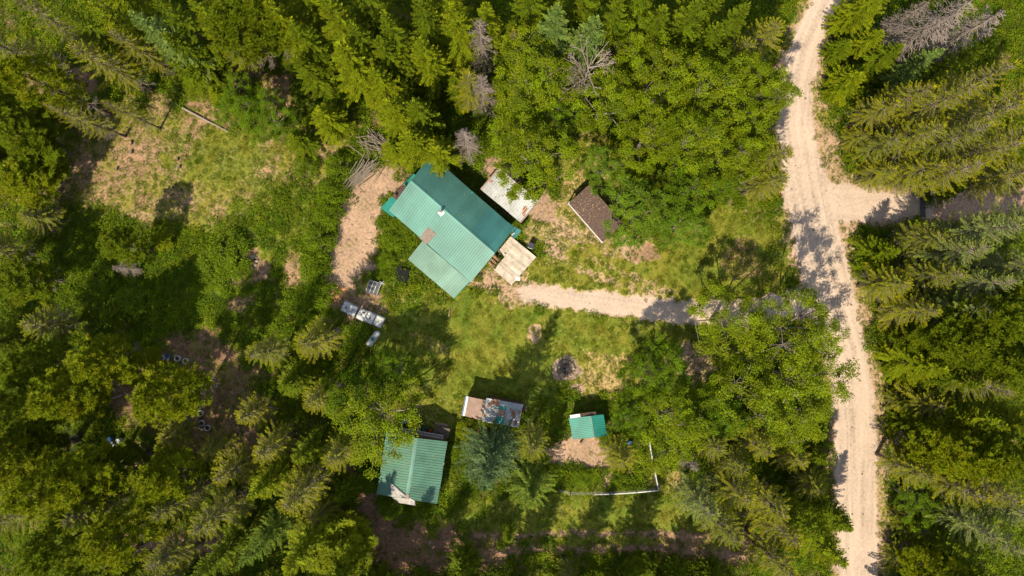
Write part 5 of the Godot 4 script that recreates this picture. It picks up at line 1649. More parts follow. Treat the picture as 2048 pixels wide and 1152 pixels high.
	for k in 6:
		for j in 4:
			var u0 := j / 4.0; var u1 := (j + 1) / 4.0
			if k == 5: break
			var s0: Vector3 = top if k < 3 else ridge
			var s1: Vector3 = top if k < 2 else ridge
			var w0 := Vector3(0, 0.045 * sin(j * 2.1 + k * 1.7), 0) * (1.0 if j > 0 else 0.0); var w1 := Vector3(0, 0.045 * sin((j + 1) * 2.1 + k * 1.7), 0)
			var x0 := Vector3(0, 0.045 * sin(j * 2.1 + k * 1.7 + 1.7), 0) * (1.0 if j > 0 else 0.0); var x1 := Vector3(0, 0.045 * sin((j + 1) * 2.1 + k * 1.7 + 1.7), 0)
			tp.quad(s0.lerp(edge[k], u0) + w0, s1.lerp(edge[k + 1], u0) + x0, s1.lerp(edge[k + 1], u1) + x1, s0.lerp(edge[k], u1) + w1, Vector3.UP)
		if k < 5:
			var y0 := Vector3(0, 0.045 * sin(8.4 + k * 1.7), 0); var y1 := Vector3(0, 0.045 * sin(8.4 + k * 1.7 + 1.7), 0)
			tp.quad(edge[k] + y0, edge[k + 1] + y1, hang[k + 1], hang[k], Vector3(0, 1, 1))
	tp.tri(top, ridge, edge[2], Vector3.UP)
	single("tarp", tp, M.tarp, "crumpled grey tarp over the workshop roof's lower corner", "tarp")
	# lumber cabinet next to the workshop
	var ka := gp(869.6, 852.5, 1.75); var kb := gp(900, 858, 1.75); var kc := gp(897, 876, 1.6); var kd := gp(866.5, 871, 1.6)
	var km := (ka + kb + kc + kd) * 0.25
	o = thing("lumber_rack", "small lumber rack with brown ribbed cover beside the workshop", "rack", Vector3(km.x, 0, km.z))
	sheets(o, ka, kb, kc, kd, 4, 3, 0.04, func(_i): return M.roof_brown, "cover_sheet")
	for p in [ka, kb, kc, kd]:
		var f: Vector3 = p.lerp(km, 0.1)
		bar_part(o, "post", Vector3(f.x, 0, f.z), Vector3(f.x, f.y - 0.06, f.z), 0.09, 0.09, M.old_wood)
	for k in 5:
		bar_part(o, "plank", gp(870, 850 - k * 1.2, 0.4 + k * 0.18), gp(895, 854.5 - k * 1.2, 0.4 + k * 0.18), 0.16, 0.05, M.new_wood if k % 2 == 0 else M.paint_grey)
	for e in [[872, 851], [893, 855]]:
		bar_part(o, "rack_arm", gp(e[0], e[1], 0), gp(e[0], e[1] - 4, 0) + Vector3(0, 1.0, 0), 0.08, 0.08, M.old_wood)

	# --- rusty shed with a pink lean-to
	a = gp(972.8, 796, 2.7); b = gp(1046, 809, 2.7); c = gp(1037, 855, 2.3); d = gp(964, 843, 2.3)
	mid = (a + b + c + d) * 0.25
	o = thing("rusty_shed", "low shed with rust-streaked tin roof and pinkish lean-to roof", "shed", Vector3(mid.x, 0, mid.z))
	roof = Node3D.new(); roof.name = "roof"; o.add_child(roof)
	sheets(roof, a, b, c, d, 6, 6, 0.02, func(_i): return M.roof_rusty)
	slab(o, "roof_frame", a, b, c, d, 0.06, M.dark_wood, 0.04)
	var up := (b - a).cross(d - a).normalized()
	if up.y < 0.0: up = -up
	var at := func(u: float, w: float, h: float) -> Vector3: return a.lerp(b, u).lerp(d.lerp(c, u), w) + up * h
	for p in [[0.2, 0.12, 0.34], [0.28, 0.08, 0.3], [0.33, 0.16, 0.26], [0.09, 0.3, 0.26], [0.14, 0.2, 0.2], [0.78, 0.42, 0.34], [0.82, 0.55, 0.26], [0.7, 0.3, 0.16], [0.95, 0.35, 0.2], [0.9, 0.8, 0.3], [0.25, 0.5, 0.15], [0.06, 0.7, 0.2]]:
		var pg := Geo.new()
		var ctr: Vector3 = at.call(p[0], p[1], 0.036)
		var ex := (b - a).normalized(); var ez := (d - a).normalized()
		var prev := Vector3.ZERO
		for k in 15:
			var t := TAU * k / 14.0
			var rr: float = p[2] * (1.0 + 0.5 * sin(k * 4.1 + p[0] * 31.0) if k % 14 else 1.0)
			var qq: Vector3 = ctr + ex * cos(t) * 0.6 * rr + ez * sin(t) * rr
			if k > 0: pg.tri(ctr, prev, qq, up)
			prev = qq
		wpart(roof, "rust_patch", pg, M.rust)
	for k in 5:
		var w0 := 0.22 + k * 0.15
		slab(roof, "roof_patch", at.call(0.36, w0, 0.05), at.call(0.58, w0, 0.05), at.call(0.58, w0 + 0.145, 0.05), at.call(0.36, w0 + 0.145, 0.05), 0.012, M.roof_coop if k in [0, 3, 4] else M.roof_pink, 0.0)
	q = []
	for p in [a, b, c, d]: q.append(inset(p, mid, 0.25))
	wall(o, q[0], q[1], 0, 2.6, 2.6, M.dark_wood)
	wall(o, q[1], q[2], 0, 2.6, 2.2, M.dark_wood)
	wall(o, q[2], q[3], 0, 2.2, 2.2, M.dark_wood)
	wall(o, q[3], q[0], 0, 2.2, 2.6, M.dark_wood)
	lean_to(o)
	# crate and barrow parts at its end
	var pal := thing("pallet", "grey wooden pallet leaning at the rusty shed's end", "pallet", gp(1048, 816))
	for k in 5:
		bar_part(pal, "slat", gp(1044.5, 810.5 + k * 2.4, 0.5), gp(1053.5, 812 + k * 2.4, 0.5), 0.09, 0.025, M.old_wood)
	for k in 2:
		bar_part(pal, "runner", gp(1045.5 + k * 7, 810 + k * 1.5, 0.45), gp(1044 + k * 7, 821 + k * 1.5, 0.45), 0.06, 0.08, M.old_wood)
		bar_part(pal, "leg", gp(1045.5 + k * 7, 814), gp(1045.5 + k * 7, 814) + Vector3(0, 0.42, 0), 0.08, 0.08, M.old_wood)

	# --- coop
	a = gp(1181.4, 832, 2.5); b = gp(1188.5, 875, 2.5); c = gp(1145.8, 878.6, 1.9); d = gp(1137.5, 837, 1.9)
	var e0 := gp(1207, 829, 2.0); var e1 := gp(1214, 871, 2.0)
	mid = (d + c + e0 + e1) * 0.25
	o = thing("coop", "little poultry coop with bright teal ribbed roof", "coop", Vector3(mid.x, 0, mid.z))
	roof = Node3D.new(); roof.name = "roof"; o.add_child(roof)
	sheets(roof, a, b, c, d, 3, 4, 0.025, func(_i): return M.roof_coop)
	sheets(roof, a, b, e1, e0, 3, 4, 0.025, func(_i): return M.roof_coop)
	bar_part(roof, "ridge_cap", a + Vector3(0, 0.03, 0), b + Vector3(0, 0.03, 0), 0.14, 0.04, M.roof_faded)
	bar_part(roof, "ledge_board", gp(1140, 833.5, 1.95), gp(1160.5, 830.5, 2.2), 0.36, 0.04, M.trim_white)
	bar_part(roof, "ledge_board", gp(1161.5, 829.5, 2.2), gp(1192, 826, 2.2), 0.36, 0.04, M.dark_wood)
	q = []
	for p in [d, c, e1, e0]: q.append(inset(p, mid, 0.3))
	for k in 4:
		wall(o, q[k], q[(k + 1) % 4], 0, 1.85, 1.85, M.dark_wood)

func lean_to(o: Node3D) -> void:
	var l := Node3D.new(); l.name = "lean_to"; o.add_child(l)
	var a := gp(932.5, 792.3, 2.45); var b := gp(974, 801, 2.45); var c := gp(966, 841.5, 2.15); var d := gp(925, 831, 2.15)
	sheets(l, a, b, c, d, 4, 4, 0.012, func(_i): return M.roof_pink)
	slab(l, "roof_frame", a, b, c, d, 0.05, M.dark_wood, 0.03)
	bar_part(l, "edge_trim", a + Vector3(-0.05, 0.04, 0), d + Vector3(-0.05, 0.04, 0), 0.12, 0.06, M.plastic_blue)
	bar_part(l, "edge_trim", a + Vector3(0.15, 0.04, 0.03), d + Vector3(0.15, 0.04, 0.03), 0.22, 0.04, M.trim_white)
	for p in [a, d]:
		bar_part(l, "post", Vector3(p.x + 0.2, 0, p.z), Vector3(p.x + 0.2, p.y - 0.1, p.z), 0.1, 0.1, M.old_wood)
	var m := (a + c) * 0.5
	wall(l, inset(a, m, 0.3), inset(d, m, 0.3), 0, 2.3, 2.0, M.dark_wood)
	wall(l, inset(d, m, 0.3), inset(c, m, 0.3), 0, 2.0, 2.0, M.dark_wood)

# ---- things about the yard
func make_yard_things() -> void:
	# five water totes in a row: one built, the others copied
	var ang := -atan2(8.0, 16.8)
	var tote := make_tote()
	var TL := ["white caged water tote at the row's end by the clay bank, lower than its neighbour", "white water tote with a yellow cap, second from the clay bank", "white water tote with dark clutter on top, middle of the row", "white water tote with a black cap, second from the lawn end", "white water tote at the lawn end of the row"]
	var TP := [[692, 614.5, 0.9], [704.5, 621, 1.0], [723, 629.5, 1.0], [739.8, 636, 1.0], [757, 643, 1.0]]
	for k in 5:
		var t: Node3D = tote if k == 0 else tote.duplicate()
		if k > 0:
			t.name = numbered("water_tote")
			add_child(t)
		var w := gp(TP[k][0], TP[k][1], 1.15)
		t.position = Vector3(w.x, 0, w.z)
		t.rotation.y = ang
		t.scale.y = TP[k][2]
		tag(t, TL[k], "water tote", "water totes in a row")
		(t.get_node("cap") as MeshInstance3D).material_override = [M.plastic_black, M.new_wood, M.plastic_black, M.plastic_black, M.old_wood][k]
	var cl := Geo.new()
	cl.box(Transform3D(Basis(Vector3.UP, ang), Vector3.ZERO), Vector3(0.3, 0.1, 0.18), Color.WHITE, 0.02)
	cl.box(Transform3D(Basis(Vector3.UP, ang + 0.5), Vector3(0.14, 0.06, 0.02)), Vector3(0.16, 0.08, 0.14), Color.WHITE, 0.02)
	var clo := single("pump_box", cl, M.plastic_black, "black pump box on top of the middle water tote", "box")
	clo.position = gp(727, 625.5, 1.22)

	# gas tank
	var p0 := gp(754.6, 667, 0.7); var p1 := gp(738, 688, 0.7)
	var ax := (p1 - p0) * Vector3(1, 0, 1)
	var o := thing("gas_tank", "white capsule-shaped gas tank with a green dome lid", "gas tank", (p0 + p1) * 0.5 * Vector3(1, 0, 1), "", atan2(-ax.z, ax.x) - PI / 2)
	var g := Geo.new()
	var prof := []
	for k in 9: prof.append(Vector2(0.4 * sin(k * PI / 16.0), -0.7 - 0.38 * cos(k * PI / 16.0)))
	for k in 9: prof.append(Vector2(0.4 * cos(k * PI / 16.0), 0.7 + 0.38 * sin(k * PI / 16.0)))
	g.lathe(Vector3(0, 0.62, 0), prof, 24, Color.WHITE, Basis(Vector3.RIGHT, PI / 2))
	part(o, "tank_shell", g, M.plastic_white)
	g = Geo.new()
	g.lathe(Vector3(0, 0.98, 0), [Vector2(0.2, -0.08), Vector2(0.2, 0.1), Vector2(0.16, 0.18), Vector2(0.08, 0.22), Vector2(0.0, 0.23)], 16)
	part(o, "dome_lid", g, M.plastic_green)
	for s in [-0.55, 0.55]:
		g = Geo.new()
		g.box(Transform3D(Basis(), Vector3(0, 0.13, s)), Vector3(0.5, 0.28, 0.1))
		part(o, "foot", g, M.paint_grey)
	g = Geo.new()
	g.tube(Vector3(0.02, 1.0, -0.45), Vector3(0.02, 1.06, -0.45), 0.04, 0.04, 8, Color.WHITE, true)
	part(o, "valve", g, M.dark_steel)

	# solar array
	var sa := gp(740, 560, 0.95); var sb := gp(762.5, 567, 0.95); var sc := gp(752.7, 591, 0.78); var sd := gp(731.5, 582.5, 0.78)
	var sm := (sa + sb + sc + sd) * 0.25
	o = thing("solar_panel", "tilted solar panel of three modules beside the clay bank", "solar panel", Vector3(sm.x, 0, sm.z))
	slab(o, "backsheet", sa, sb, sc, sd, 0.03, M.trim_white, 0.0)
	var up := (sb - sa).cross(sd - sa).normalized()
	if up.y < 0.0: up = -up
	for k in 3:
		var mod := Geo.new()
		for i in 4:
			for j in 9:
				if k == 0 and false: continue
				var u0 := (k + 0.06 + i * 0.225) / 3.0; var u1 := (k + 0.06 + i * 0.225 + 0.2) / 3.0
				var v0 := 0.03 + j * 0.106; var v1 := v0 + 0.094
				if k == 0: u1 = u0 + 0.0745; v1 = v0 + 0.105
				mod.quad(sa.lerp(sb, u0).lerp(sd.lerp(sc, u0), v0) + up * 0.03, sa.lerp(sb, u1).lerp(sd.lerp(sc, u1), v0) + up * 0.03, sa.lerp(sb, u1).lerp(sd.lerp(sc, u1), v1) + up * 0.03, sa.lerp(sb, u0).lerp(sd.lerp(sc, u0), v1) + up * 0.03, up)
		wpart(o, "module", mod, M.solar_cell)
	for e in [[sa, sb], [sb, sc], [sc, sd], [sd, sa]]:
		bar_part(o, "frame_bar", e[0], e[1], 0.04, 0.05, M.steel)
	for p in [sa, sb, sc, sd]:
		bar_part(o, "leg", Vector3(p.x, 0, p.z), p, 0.05, 0.05, M.steel)
	bar_part(o, "mast", sb + Vector3(-0.15, 0.1, -0.25), sb + Vector3(0.35, 0.1, 0.1), 0.05, 0.05, M.trim_white)
	bar_part(o, "mast", sb + Vector3(0.3, 0.1, -0.3), sb + Vector3(0.05, 0.1, 0.15), 0.04, 0.05, M.trim_white)
	# black ribbed collector on the lawn
	var ca := gp(794, 533.4, 0.6); var cb := gp(819.5, 539, 0.6); var cc := gp(813.8, 566.8, 0.3); var cd := gp(788.6, 558.8, 0.3)
	var cm := (ca + cb + cc + cd) * 0.25
	o = thing("black_panel", "black ribbed metal panel propped on the lawn near the house", "panel", Vector3(cm.x, 0, cm.z))
	sheets(o, ca, cb, cc, cd, 4, 3, 0.025, func(_i): return M.black_sheet, "ribbed_sheet")
	slab(o, "base_board", ca, cb, cc, cd, 0.05, M.dark_wood)
	for p in [ca, cb, cc, cd]:
		var f: Vector3 = p.lerp(cm, 0.1)
		bar_part(o, "leg", Vector3(f.x, 0, f.z), Vector3(f.x, f.y - 0.07, f.z), 0.06, 0.06, M.old_wood)
	bar_part(o, "prop_stick", gp(801, 535, 0.55), gp(806, 528, 0.3), 0.05, 0.05, M.old_wood)

	# boards and sticks lying on the grass
	for b in [[789.5, 591, 785, 611, 0.16, "new_wood", "short tan board on the lawn by the solar panel"], [899.5, 618, 897.5, 637, 0.14, "new_wood", "short tan board on the lawn below the porch"], [444.6, 797, 511, 772, 0.1, "pale_bark", "long whitish pole on the bare soil right of the tub garden"], [1113, 866, 1146, 873.5, 0.12, "paint_grey", "grey rail lying at the coop's corner"], [1276, 652, 1281, 679, 0.06, "pale_bark", "thin whitish stick on the grass below the driveway"], [1233, 662, 1238, 680, 0.05, "pale_bark", "thin stick on the grass left of the whitish one"], [1122, 778, 1140, 777, 0.07, "old_wood", "dark stick just below the fire ring"], [1205, 783, 1224, 787, 0.05, "pale_bark", "pale stick in the dry grass above the coop"], [1120, 1012, 1125, 1037, 0.06, "pale_bark", "pale stick on the grass below the spruces"]]:
		var q0 := gp(b[0], b[1]); var q1 := gp(b[2], b[3])
		var bg := Geo.new()
		var half := (q1 - q0) * 0.5
		if b[5] == "pale_bark":
			bg.tube(-half, Vector3(0.04, 0.01, 0.02), b[4] * 0.5, b[4] * 0.45, 7, Color.WHITE, true)
			bg.tube(Vector3(0.04, 0.01, 0.02), half, b[4] * 0.45, b[4] * 0.3, 7, Color.WHITE, true)
		else:
			bar(bg, -half, half, b[4], 0.05)
		var bo := single("board" if b[5] != "pale_bark" else "pole", bg, M[b[5]], b[6], "board" if b[5] != "pale_bark" else "pole")
		bo.position = (q0 + q1) * 0.5 + Vector3(0, 0.06, 0)

	# dark box beside the deck
	o = thing("storage_box", "dark grey box standing on the grass beside the deck", "box", gp(1062, 491, 0.7) * Vector3(1, 0, 1), "", -0.35)
	g = Geo.new(); g.box(Transform3D(Basis(), Vector3(0, 0.42, 0)), Vector3(0.66, 0.82, 0.6), Color.WHITE, 0.04); part(o, "body", g, M.plastic_black)
	g = Geo.new(); g.box(Transform3D(Basis(Vector3.RIGHT, 0.04), Vector3(0, 0.87, 0)), Vector3(0.72, 0.06, 0.66), Color.WHITE, 0.02); part(o, "lid", g, M.plastic_black)
	g = Geo.new(); g.tube(Vector3(-0.28, 0.72, 0.34), Vector3(0.28, 0.72, 0.34), 0.025, 0.025, 6); part(o, "handle", g, M.steel)

	# fire ring
	o = thing("fire_pit", "round stone fire ring with ash and charred sticks", "fire pit", gp(1132.8, 737))
	var rr := RandomNumberGenerator.new(); rr.seed = 4
	for k in 17:
		var t := TAU * k / 17.0
		var sg := Geo.new()
		pebble(sg, rr, rr.randf_range(0.18, 0.26))
		var st := part(o, "stone", sg, M.stone if k % 3 else M.pale_stone)
		st.position = Vector3(cos(t) * 0.86, 0.06, sin(t) * 0.84)
		st.rotation.y = rr.randf() * TAU
	g = Geo.new()
	g.lathe(Vector3(0, 0.0, 0), [Vector2(0.78, 0.02), Vector2(0.5, 0.07), Vector2(0.2, 0.1), Vector2(0.0, 0.11)], 20)
	part(o, "ash_bed", g, M.ash)
	for k in 9:
		var t := rr.randf() * TAU
		var lg := Geo.new()
		lg.tube(Vector3(-0.28, 0, 0), Vector3(0.28, 0.05, 0), 0.05, 0.04, 6, Color.WHITE, true)
		var st := part(o, "charred_stick", lg, M.char if k % 3 == 0 else M.dead_wood)
		st.position = Vector3(cos(t) * 0.3, 0.13 + k * 0.008, sin(t) * 0.3)
		st.rotation.y = rr.randf() * TAU
	# heap of pale stones on the left slope
	o = thing("stone_ring", "small heap of whitish stones on bare soil in the left clearing", "stone heap", gp(505, 523))
	for k in 16:
		var sg := Geo.new()
		pebble(sg, rr, rr.randf_range(0.12, 0.25))
		var st := part(o, "stone", sg, M.pale_stone if k % 4 else M.char)
		var t := rr.randf() * TAU
		var u := sqrt(rr.randf()) * 0.75
		st.position = Vector3(cos(t) * u * 0.8, 0.05 + (0.75 - u) * 0.12, sin(t) * u)
		st.rotation.y = rr.randf() * TAU
	# rubble beside the totes
	var rl := []; var rc := []
	for k in 420:
		var t := rr.randf() * TAU
		var u := sqrt(rr.randf())
		var s := rr.randf_range(0.08, 0.22)
		rl.append(Transform3D(Basis(Vector3.UP, rr.randf() * TAU).scaled(Vector3(s, s * 0.7, s)), gp(692 + cos(t) * u * 15, 655 + sin(t) * u * 18) + Vector3(0, 0.25 * (1.0 - u), 0)))
		var bb := rr.randf_range(0.5, 1.0)
		rc.append(Color(bb, bb * 0.95, bb * 0.95))
	var pg := Geo.new(); pebble(pg, rr, 0.5)
	scatter("rubble", pg, M.stone, rl, rc, "pile of grey rubble beside the water totes")

	# wire pen round the coop yard
	var fence := [[1294, 874], [1299, 905], [1306, 940], [1312.8, 975], [1270, 979], [1225, 982], [1185, 983], [1140, 984], [1116, 976]]
	o = thing("pen_fence", "sagging pale rail and wire fence round the poultry pen", "fence", gp(1312.8, 975))
	for k in fence.size():
		var f := gp(fence[k][0], fence[k][1])
		bar_part(o, "post", f, f + Vector3(0, 1.25, 0), 0.08, 0.08, M.old_wood)
		if k + 1 < fence.size():
			var f2 := gp(fence[k + 1][0], fence[k + 1][1])
			if k < 6: bar_part(o, "rail", f + Vector3(0, 1.22, 0), f2 + Vector3(0, 1.2, 0), 0.1, 0.07, M.trim_white if k < 5 else M.paint_grey)
			var wg := Geo.new()
			for j in 6:
				wg.tube(f + Vector3(0, 0.15 + j * 0.2, 0), f2 + Vector3(0, 0.15 + j * 0.2, 0), 0.008, 0.008, 3)
			for j in 10:
				var m := f.lerp(f2, (j + 0.5) / 10.0)
				wg.tube(m + Vector3(0, 0.05, 0), m + Vector3(0, 1.2, 0), 0.006, 0.006, 3)
			wpart(o, "wire_netting", wg, M.steel)
	barrel(gp(1258, 884), 0.3, 0.8, "plastic_blue", "blue barrel in the pen under the trees", false)
	barrel(gp(1562, 690), 0.3, 0.8, "plastic_blue", "dark blue barrel glimpsed through the open-crowned tree", false)
	# barrels at lower left
	barrel(gp(220, 879, 0.6) * Vector3(1, 0, 1), 0.32, 0.9, "plastic_blue", "blue barrel of the three standing together at the lower left", false)
	barrel(gp(226.5, 887.5, 0.6) * Vector3(1, 0, 1), 0.29, 0.85, "plastic_white", "white barrel touching the blue one at the lower left", false)
	barrel(gp(237.5, 881.5, 0.6) * Vector3(1, 0, 1), 0.29, 0.9, "plastic_white", "white barrel farthest from the blue one at the lower left", false)
	# cut-down tubs
	for t in [[322.7, 716.5, "white-rimmed planter tub half under the left pine's crown"], [354.5, 717, "white-rimmed planter tub, left one of the upper pair"], [370.6, 722.5, "white-rimmed planter tub, right one of the upper pair"], [400.4, 827, "white-rimmed planter tub, topmost of the lower three"], [402.5, 846.7, "white-rimmed planter tub crossed by a trunk's shadow"], [414.4, 856, "white-rimmed planter tub, lowest of the lower three"]]:
		barrel(gp(t[0], t[1], 0.35) * Vector3(1, 0, 1), 0.34, 0.42, "plastic_white", t[2], true)
	for t in [[336, 713, "plastic_blue", "blue tub between the white-rimmed upper tubs"], [404, 808, "plastic_blue", "dark blue tub above the lower white-rimmed tubs"], [380, 839, "plastic_blue", "blue tub left of the lower white-rimmed tubs"], [381, 879, "plastic_green", "dark green tub below the white-rimmed tubs"], [408, 916, "plastic_blue", "blue tub lowest in the tub garden"]]:
		barrel(gp(t[0], t[1], 0.3) * Vector3(1, 0, 1), 0.33, 0.4, t[2], t[3], true)
	# five-sided timber frame
	o = thing("garden_frame", "five-sided frame of pale timbers on the tub garden's soil", "frame", gp(409, 786))
	for k in 5:
		var t0 := TAU * k / 5.0 + 0.3; var t1 := TAU * (k + 1) / 5.0 + 0.3
		var fg := Geo.new()
		bar(fg, Vector3(cos(t0), 0.05, sin(t0)) * Vector3(0.75, 1, 0.75), Vector3(cos(t1), 0.05, sin(t1)) * Vector3(0.75, 1, 0.75), 0.08, 0.08)
		part(o, "timber", fg, M.old_wood)

	# fallen logs and stumps
	for L in [[345, 205, 460, 265, 0.16, "long fallen grey log on the left clearing"], [117, 143, 152, 155, 0.12, "short fallen log in the shade at the upper left"], [245, 790, 205, 802, 0.12, "dark fallen trunk left of the tub garden"], [250, 905, 300, 880, 0.09, "grey fallen trunk below the barrels"]]:
		var q0 := gp(L[0], L[1]); var q1 := gp(L[2], L[3])
		o = thing("fallen_log", L[5], "log", (q0 + q1) * 0.5)
		g = Geo.new()
		var hv := (q1 - q0) * 0.5
		g.tube(-hv + Vector3(0, L[4], 0), Vector3(0.05, L[4] * 0.9, 0.05), L[4], L[4] * 0.8, 9, Color.WHITE, true)
		g.tube(Vector3(0.05, L[4] * 0.9, 0.05), hv + Vector3(0, L[4] * 0.6, 0), L[4] * 0.8, L[4] * 0.4, 9, Color.WHITE, true)
		part(o, "log_trunk", g, M.dead_wood)
		for k in 5:
			g = Geo.new()
			var s := -hv + hv * 2.0 * rr.randf_range(0.3, 0.95) + Vector3(0, L[4], 0)
			g.tube(s, s + Vector3(rr.randf_range(-0.3, 0.3), 0.2, rr.randf_range(-0.3, 0.3)), 0.03, 0.015, 5, Color.WHITE, true)
			part(o, "branch_stub", g, M.dead_wood)
	for S in [[263, 286, 0.17, "fresh pale stump below the slim larch"], [264, 304, 0.16, "dark stump in the left clearing's bare soil"], [356, 319, 0.13, "stump right of the clearing's bare soil, upper"], [360, 334, 0.13, "stump right of the clearing's bare soil, lower"], [235, 338, 0.12, "stump at the shaded edge of the left clearing"], [362, 380, 0.14, "stump between the long tree shadows"], [1120, 888, 0.12, "small stump in the pen's bare soil"], [1162, 884, 0.12, "small stump just below the coop"], [445, 812, 0.13, "stump beside the whitish pole"]]:
		o = thing("tree_stump", S[3], "stump", gp(S[0], S[1]), "stumps in the clearings")
		g = Geo.new()
		g.lathe(Vector3.ZERO, [Vector2(S[2] * 1.5, 0.0), Vector2(S[2] * 1.1, 0.12), Vector2(S[2], 0.35)], 11)
		part(o, "bark_ring", g, M.bark)
		g = Geo.new()
		g.disc(Vector3(0, 0.35, 0), Vector3.UP, S[2], 11)
		part(o, "cut_face", g, M.new_wood if S[0] == 263 else M.old_wood)

	# brush pile of grey poles by the clay bank
	o = thing("brush_pile", "pile of long grey dead branches above the clay bank", "brush pile", gp(735, 335))
	var stick := Geo.new()
	stick.tube(Vector3(-0.5, 0, 0), Vector3(0, 0.015, 0.01), 0.022, 0.02, 5)
	stick.tube(Vector3(0, 0.015, 0.01), Vector3(0.5, 0, 0), 0.02, 0.007, 5)
	var stm := stick.mesh()
	for k in 46:
		var st := part_mesh(o, "stick", stm, M.pale_bark)
		var w := gp(724 + rr.randfn() * 10, 350 + rr.randfn() * 8) - o.position
		st.position = w + Vector3(0, 0.5 + rr.randf() * 0.7, 0)
		st.rotation = Vector3(0, 0.86 + rr.randfn() * 0.14 + PI, rr.randf_range(-0.12, 0.12))
		var l := rr.randf_range(1.6, 4.4)
		st.scale = Vector3(l, 2.6, 2.6)
	for k in 60:
		var st := part_mesh(o, "stick", stm, M.pale_bark)
		var w := gp(755 + rr.randfn() * 14, 288 + rr.randfn() * 11) - o.position
		st.position = w + Vector3(0, 0.2 + rr.randf() * 0.8, 0)
		st.rotation = Vector3(0, -0.6 + rr.randfn() * 0.5, rr.randf_range(-0.3, 0.3))
		st.scale = Vector3(rr.randf_range(0.8, 3.2), 2.0, 2.0)

	# slatted grate across the side track
	o = thing("cattle_grate", "dark slatted metal grate across the shaded side track", "grate", gp(1846, 415))
	for k in 6:
		bar_part(o, "bar", gp(1841.5 + k * 1.9, 396, 0.06), gp(1840.5 + k * 1.9, 434, 0.06), 0.06, 0.06, M.dark_steel)
	for y in [398, 415, 432]:
		bar_part(o, "cross_beam", gp(1839.5, y, 0.03), gp(1853, y, 0.03), 0.1, 0.04, M.dark_steel)
	# junk by the workshop wall
	barrel(gp(808, 842), 0.3, 0.7, "plastic_blue", "dark blue drum in the shade by the workshop's front", false)
	barrel(gp(815, 840), 0.24, 0.6, "paint_grey", "grey drum beside the dark blue one at the workshop", false)
	o = thing("crate", "weathered crate before the workshop's front shelf", "crate", gp(834, 856), "", -0.2)
	for k in 5:
		g = Geo.new(); g.box(Transform3D(Basis(), Vector3(-0.4 + k * 0.2, 0.5, 0)), Vector3(0.17, 0.04, 0.8)); part(o, "slat", g, M.old_wood)
	for s in [-0.38, 0.38]:
		g = Geo.new(); g.box(Transform3D(Basis(), Vector3(0, 0.24, s)), Vector3(0.96, 0.47, 0.04)); part(o, "side_board", g, M.old_wood)
	o = thing("fuel_can", "red fuel can by the workshop's front shelf", "fuel can", gp(861.5, 860.5), "", 0.4)
	g = Geo.new(); g.box(Transform3D(Basis(), Vector3(0, 0.2, 0)), Vector3(0.36, 0.4, 0.28), Color.WHITE, 0.05); part(o, "body", g, M.plastic_red)
	g = Geo.new(); g.tube(Vector3(-0.1, 0.46, 0), Vector3(0.1, 0.46, 0), 0.025, 0.025, 6); part(o, "handle", g, M.plastic_red)
	g = Geo.new(); g.tube(Vector3(0.13, 0.38, 0), Vector3(0.2, 0.52, 0), 0.03, 0.02, 8, Color.WHITE, true); part(o, "spout", g, M.plastic_black)
	o = thing("plastic_bin", "low blue bin by the workshop's front shelf", "bin", gp(852, 860), "", -0.2)
	for s in [[0.0, 0.3, 0.9, 0.03], [0.0, -0.3, 0.9, 0.03], [0.45, 0.0, 0.03, 0.6], [-0.45, 0.0, 0.03, 0.6]]:
		g = Geo.new(); g.box(Transform3D(Basis(), Vector3(s[0], 0.15, s[1])), Vector3(s[2], 0.3, s[3])); part(o, "bin_wall", g, M.plastic_blue)
	g = Geo.new(); g.box(Transform3D(Basis(), Vector3(0, 0.03, 0)), Vector3(0.86, 0.04, 0.56)); part(o, "bin_floor", g, M.plastic_blue)

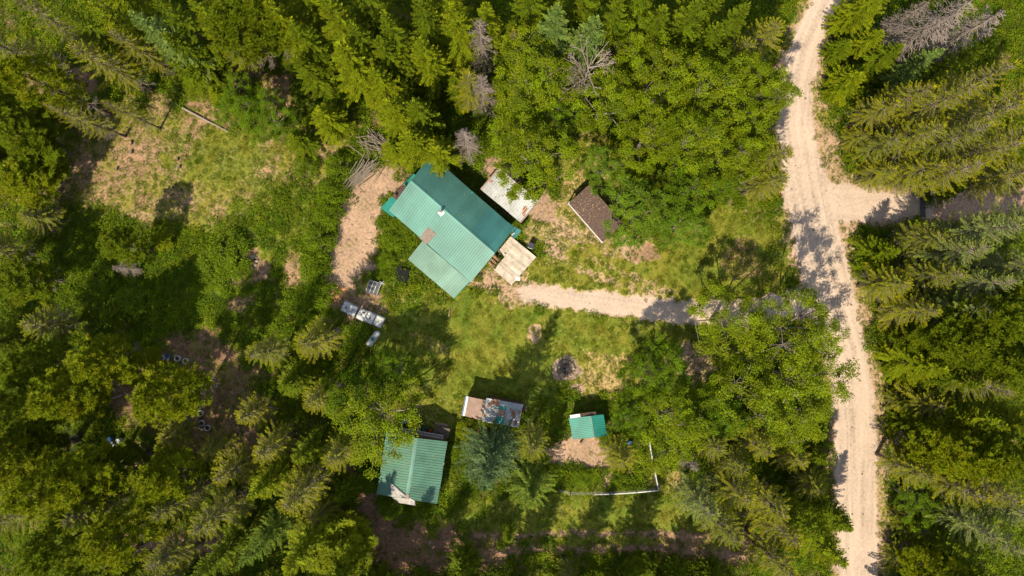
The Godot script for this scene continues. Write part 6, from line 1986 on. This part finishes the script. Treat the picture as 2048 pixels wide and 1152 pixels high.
func make_tote() -> Node3D:
	var o := Node3D.new()
	o.name = numbered("water_tote")
	add_child(o)
	var g := Geo.new()
	g.box(Transform3D(Basis(), Vector3(0, 0.65, 0)), Vector3(0.92, 1.0, 1.18), Color.WHITE, 0.07)
	part(o, "bottle", g, M.plastic_white)
	g = Geo.new()
	for k in 3: g.box(Transform3D(Basis(), Vector3(0, 1.165, -0.38 + k * 0.38)), Vector3(0.84, 0.03, 0.31), Color.WHITE, 0.012)
	part(o, "top_panel", g, M.plastic_white)
	g = Geo.new()
	g.lathe(Vector3(0, 1.18, 0.02), [Vector2(0.1, 0.0), Vector2(0.1, 0.05), Vector2(0.0, 0.055)], 12)
	part(o, "cap", g, M.plastic_black)
	g = Geo.new()
	for y in [0.2, 0.42, 0.66, 0.9, 1.12]:
		for e in [[-1, -1, 1, -1], [1, -1, 1, 1], [1, 1, -1, 1], [-1, 1, -1, -1]]:
			g.tube(Vector3(e[0] * 0.485, y, e[1] * 0.615), Vector3(e[2] * 0.485, y, e[3] * 0.615), 0.014, 0.014, 5)
	for k in 5:
		for s in [-1, 1]:
			g.tube(Vector3(-0.485 + k * 0.2425, 0.14, s * 0.615), Vector3(-0.485 + k * 0.2425, 1.12, s * 0.615), 0.012, 0.012, 5)
			g.tube(Vector3(s * 0.485, 0.14, -0.615 + k * 0.3075), Vector3(s * 0.485, 1.12, -0.615 + k * 0.3075), 0.012, 0.012, 5)
	for s in [-0.2, 0.2]:
		g.tube(Vector3(-0.485, 1.185, s), Vector3(0.485, 1.185, s), 0.016, 0.016, 5)
	part(o, "cage", g, M.steel)
	for k in 3:
		g = Geo.new()
		g.box(Transform3D(Basis(), Vector3(0, 0.07, -0.5 + k * 0.5)), Vector3(0.98, 0.13, 0.12))
		part(o, "pallet_runner", g, M.dark_wood)
	return o

func barrel(at: Vector3, r: float, h: float, m: String, label: String, cut: bool) -> void:
	var o := thing("planter_tub" if cut else "barrel", label, "tub" if cut else "barrel", at, "planter tubs of the tub garden" if cut else "barrels")
	var g := Geo.new()
	if cut:
		g.lathe(Vector3.ZERO, [Vector2(r * 0.94, 0.0), Vector2(r * 1.0, h * 0.4), Vector2(r * 1.0, h), Vector2(r * 0.8, h), Vector2(r * 0.78, h * 0.55)], 20)
		part(o, "shell", g, M[m])
		g = Geo.new()
		g.disc(Vector3(0, h * 0.6, 0), Vector3.UP, r * 0.8, 16)
		part(o, "soil_fill", g, M.soil)
	else:
		g.lathe(Vector3.ZERO, [Vector2(r * 0.92, 0.0), Vector2(r, h * 0.12), Vector2(r, h * 0.3), Vector2(r * 0.96, h * 0.33), Vector2(r, h * 0.36), Vector2(r, h * 0.64), Vector2(r * 0.96, h * 0.67), Vector2(r, h * 0.7), Vector2(r, h * 0.9), Vector2(r * 0.94, h), Vector2(r * 0.86, h), Vector2(r * 0.84, h - 0.03), Vector2(0.0, h - 0.03)], 20)
		part(o, "shell", g, M[m])
		for s in [-1, 1]:
			g = Geo.new()
			g.tube(Vector3(s * r * 0.5, h - 0.03, 0), Vector3(s * r * 0.5, h + 0.02, 0), 0.05, 0.05, 8, Color.WHITE, true)
			part(o, "bung", g, M.plastic_black if m == "plastic_white" else M.plastic_white)
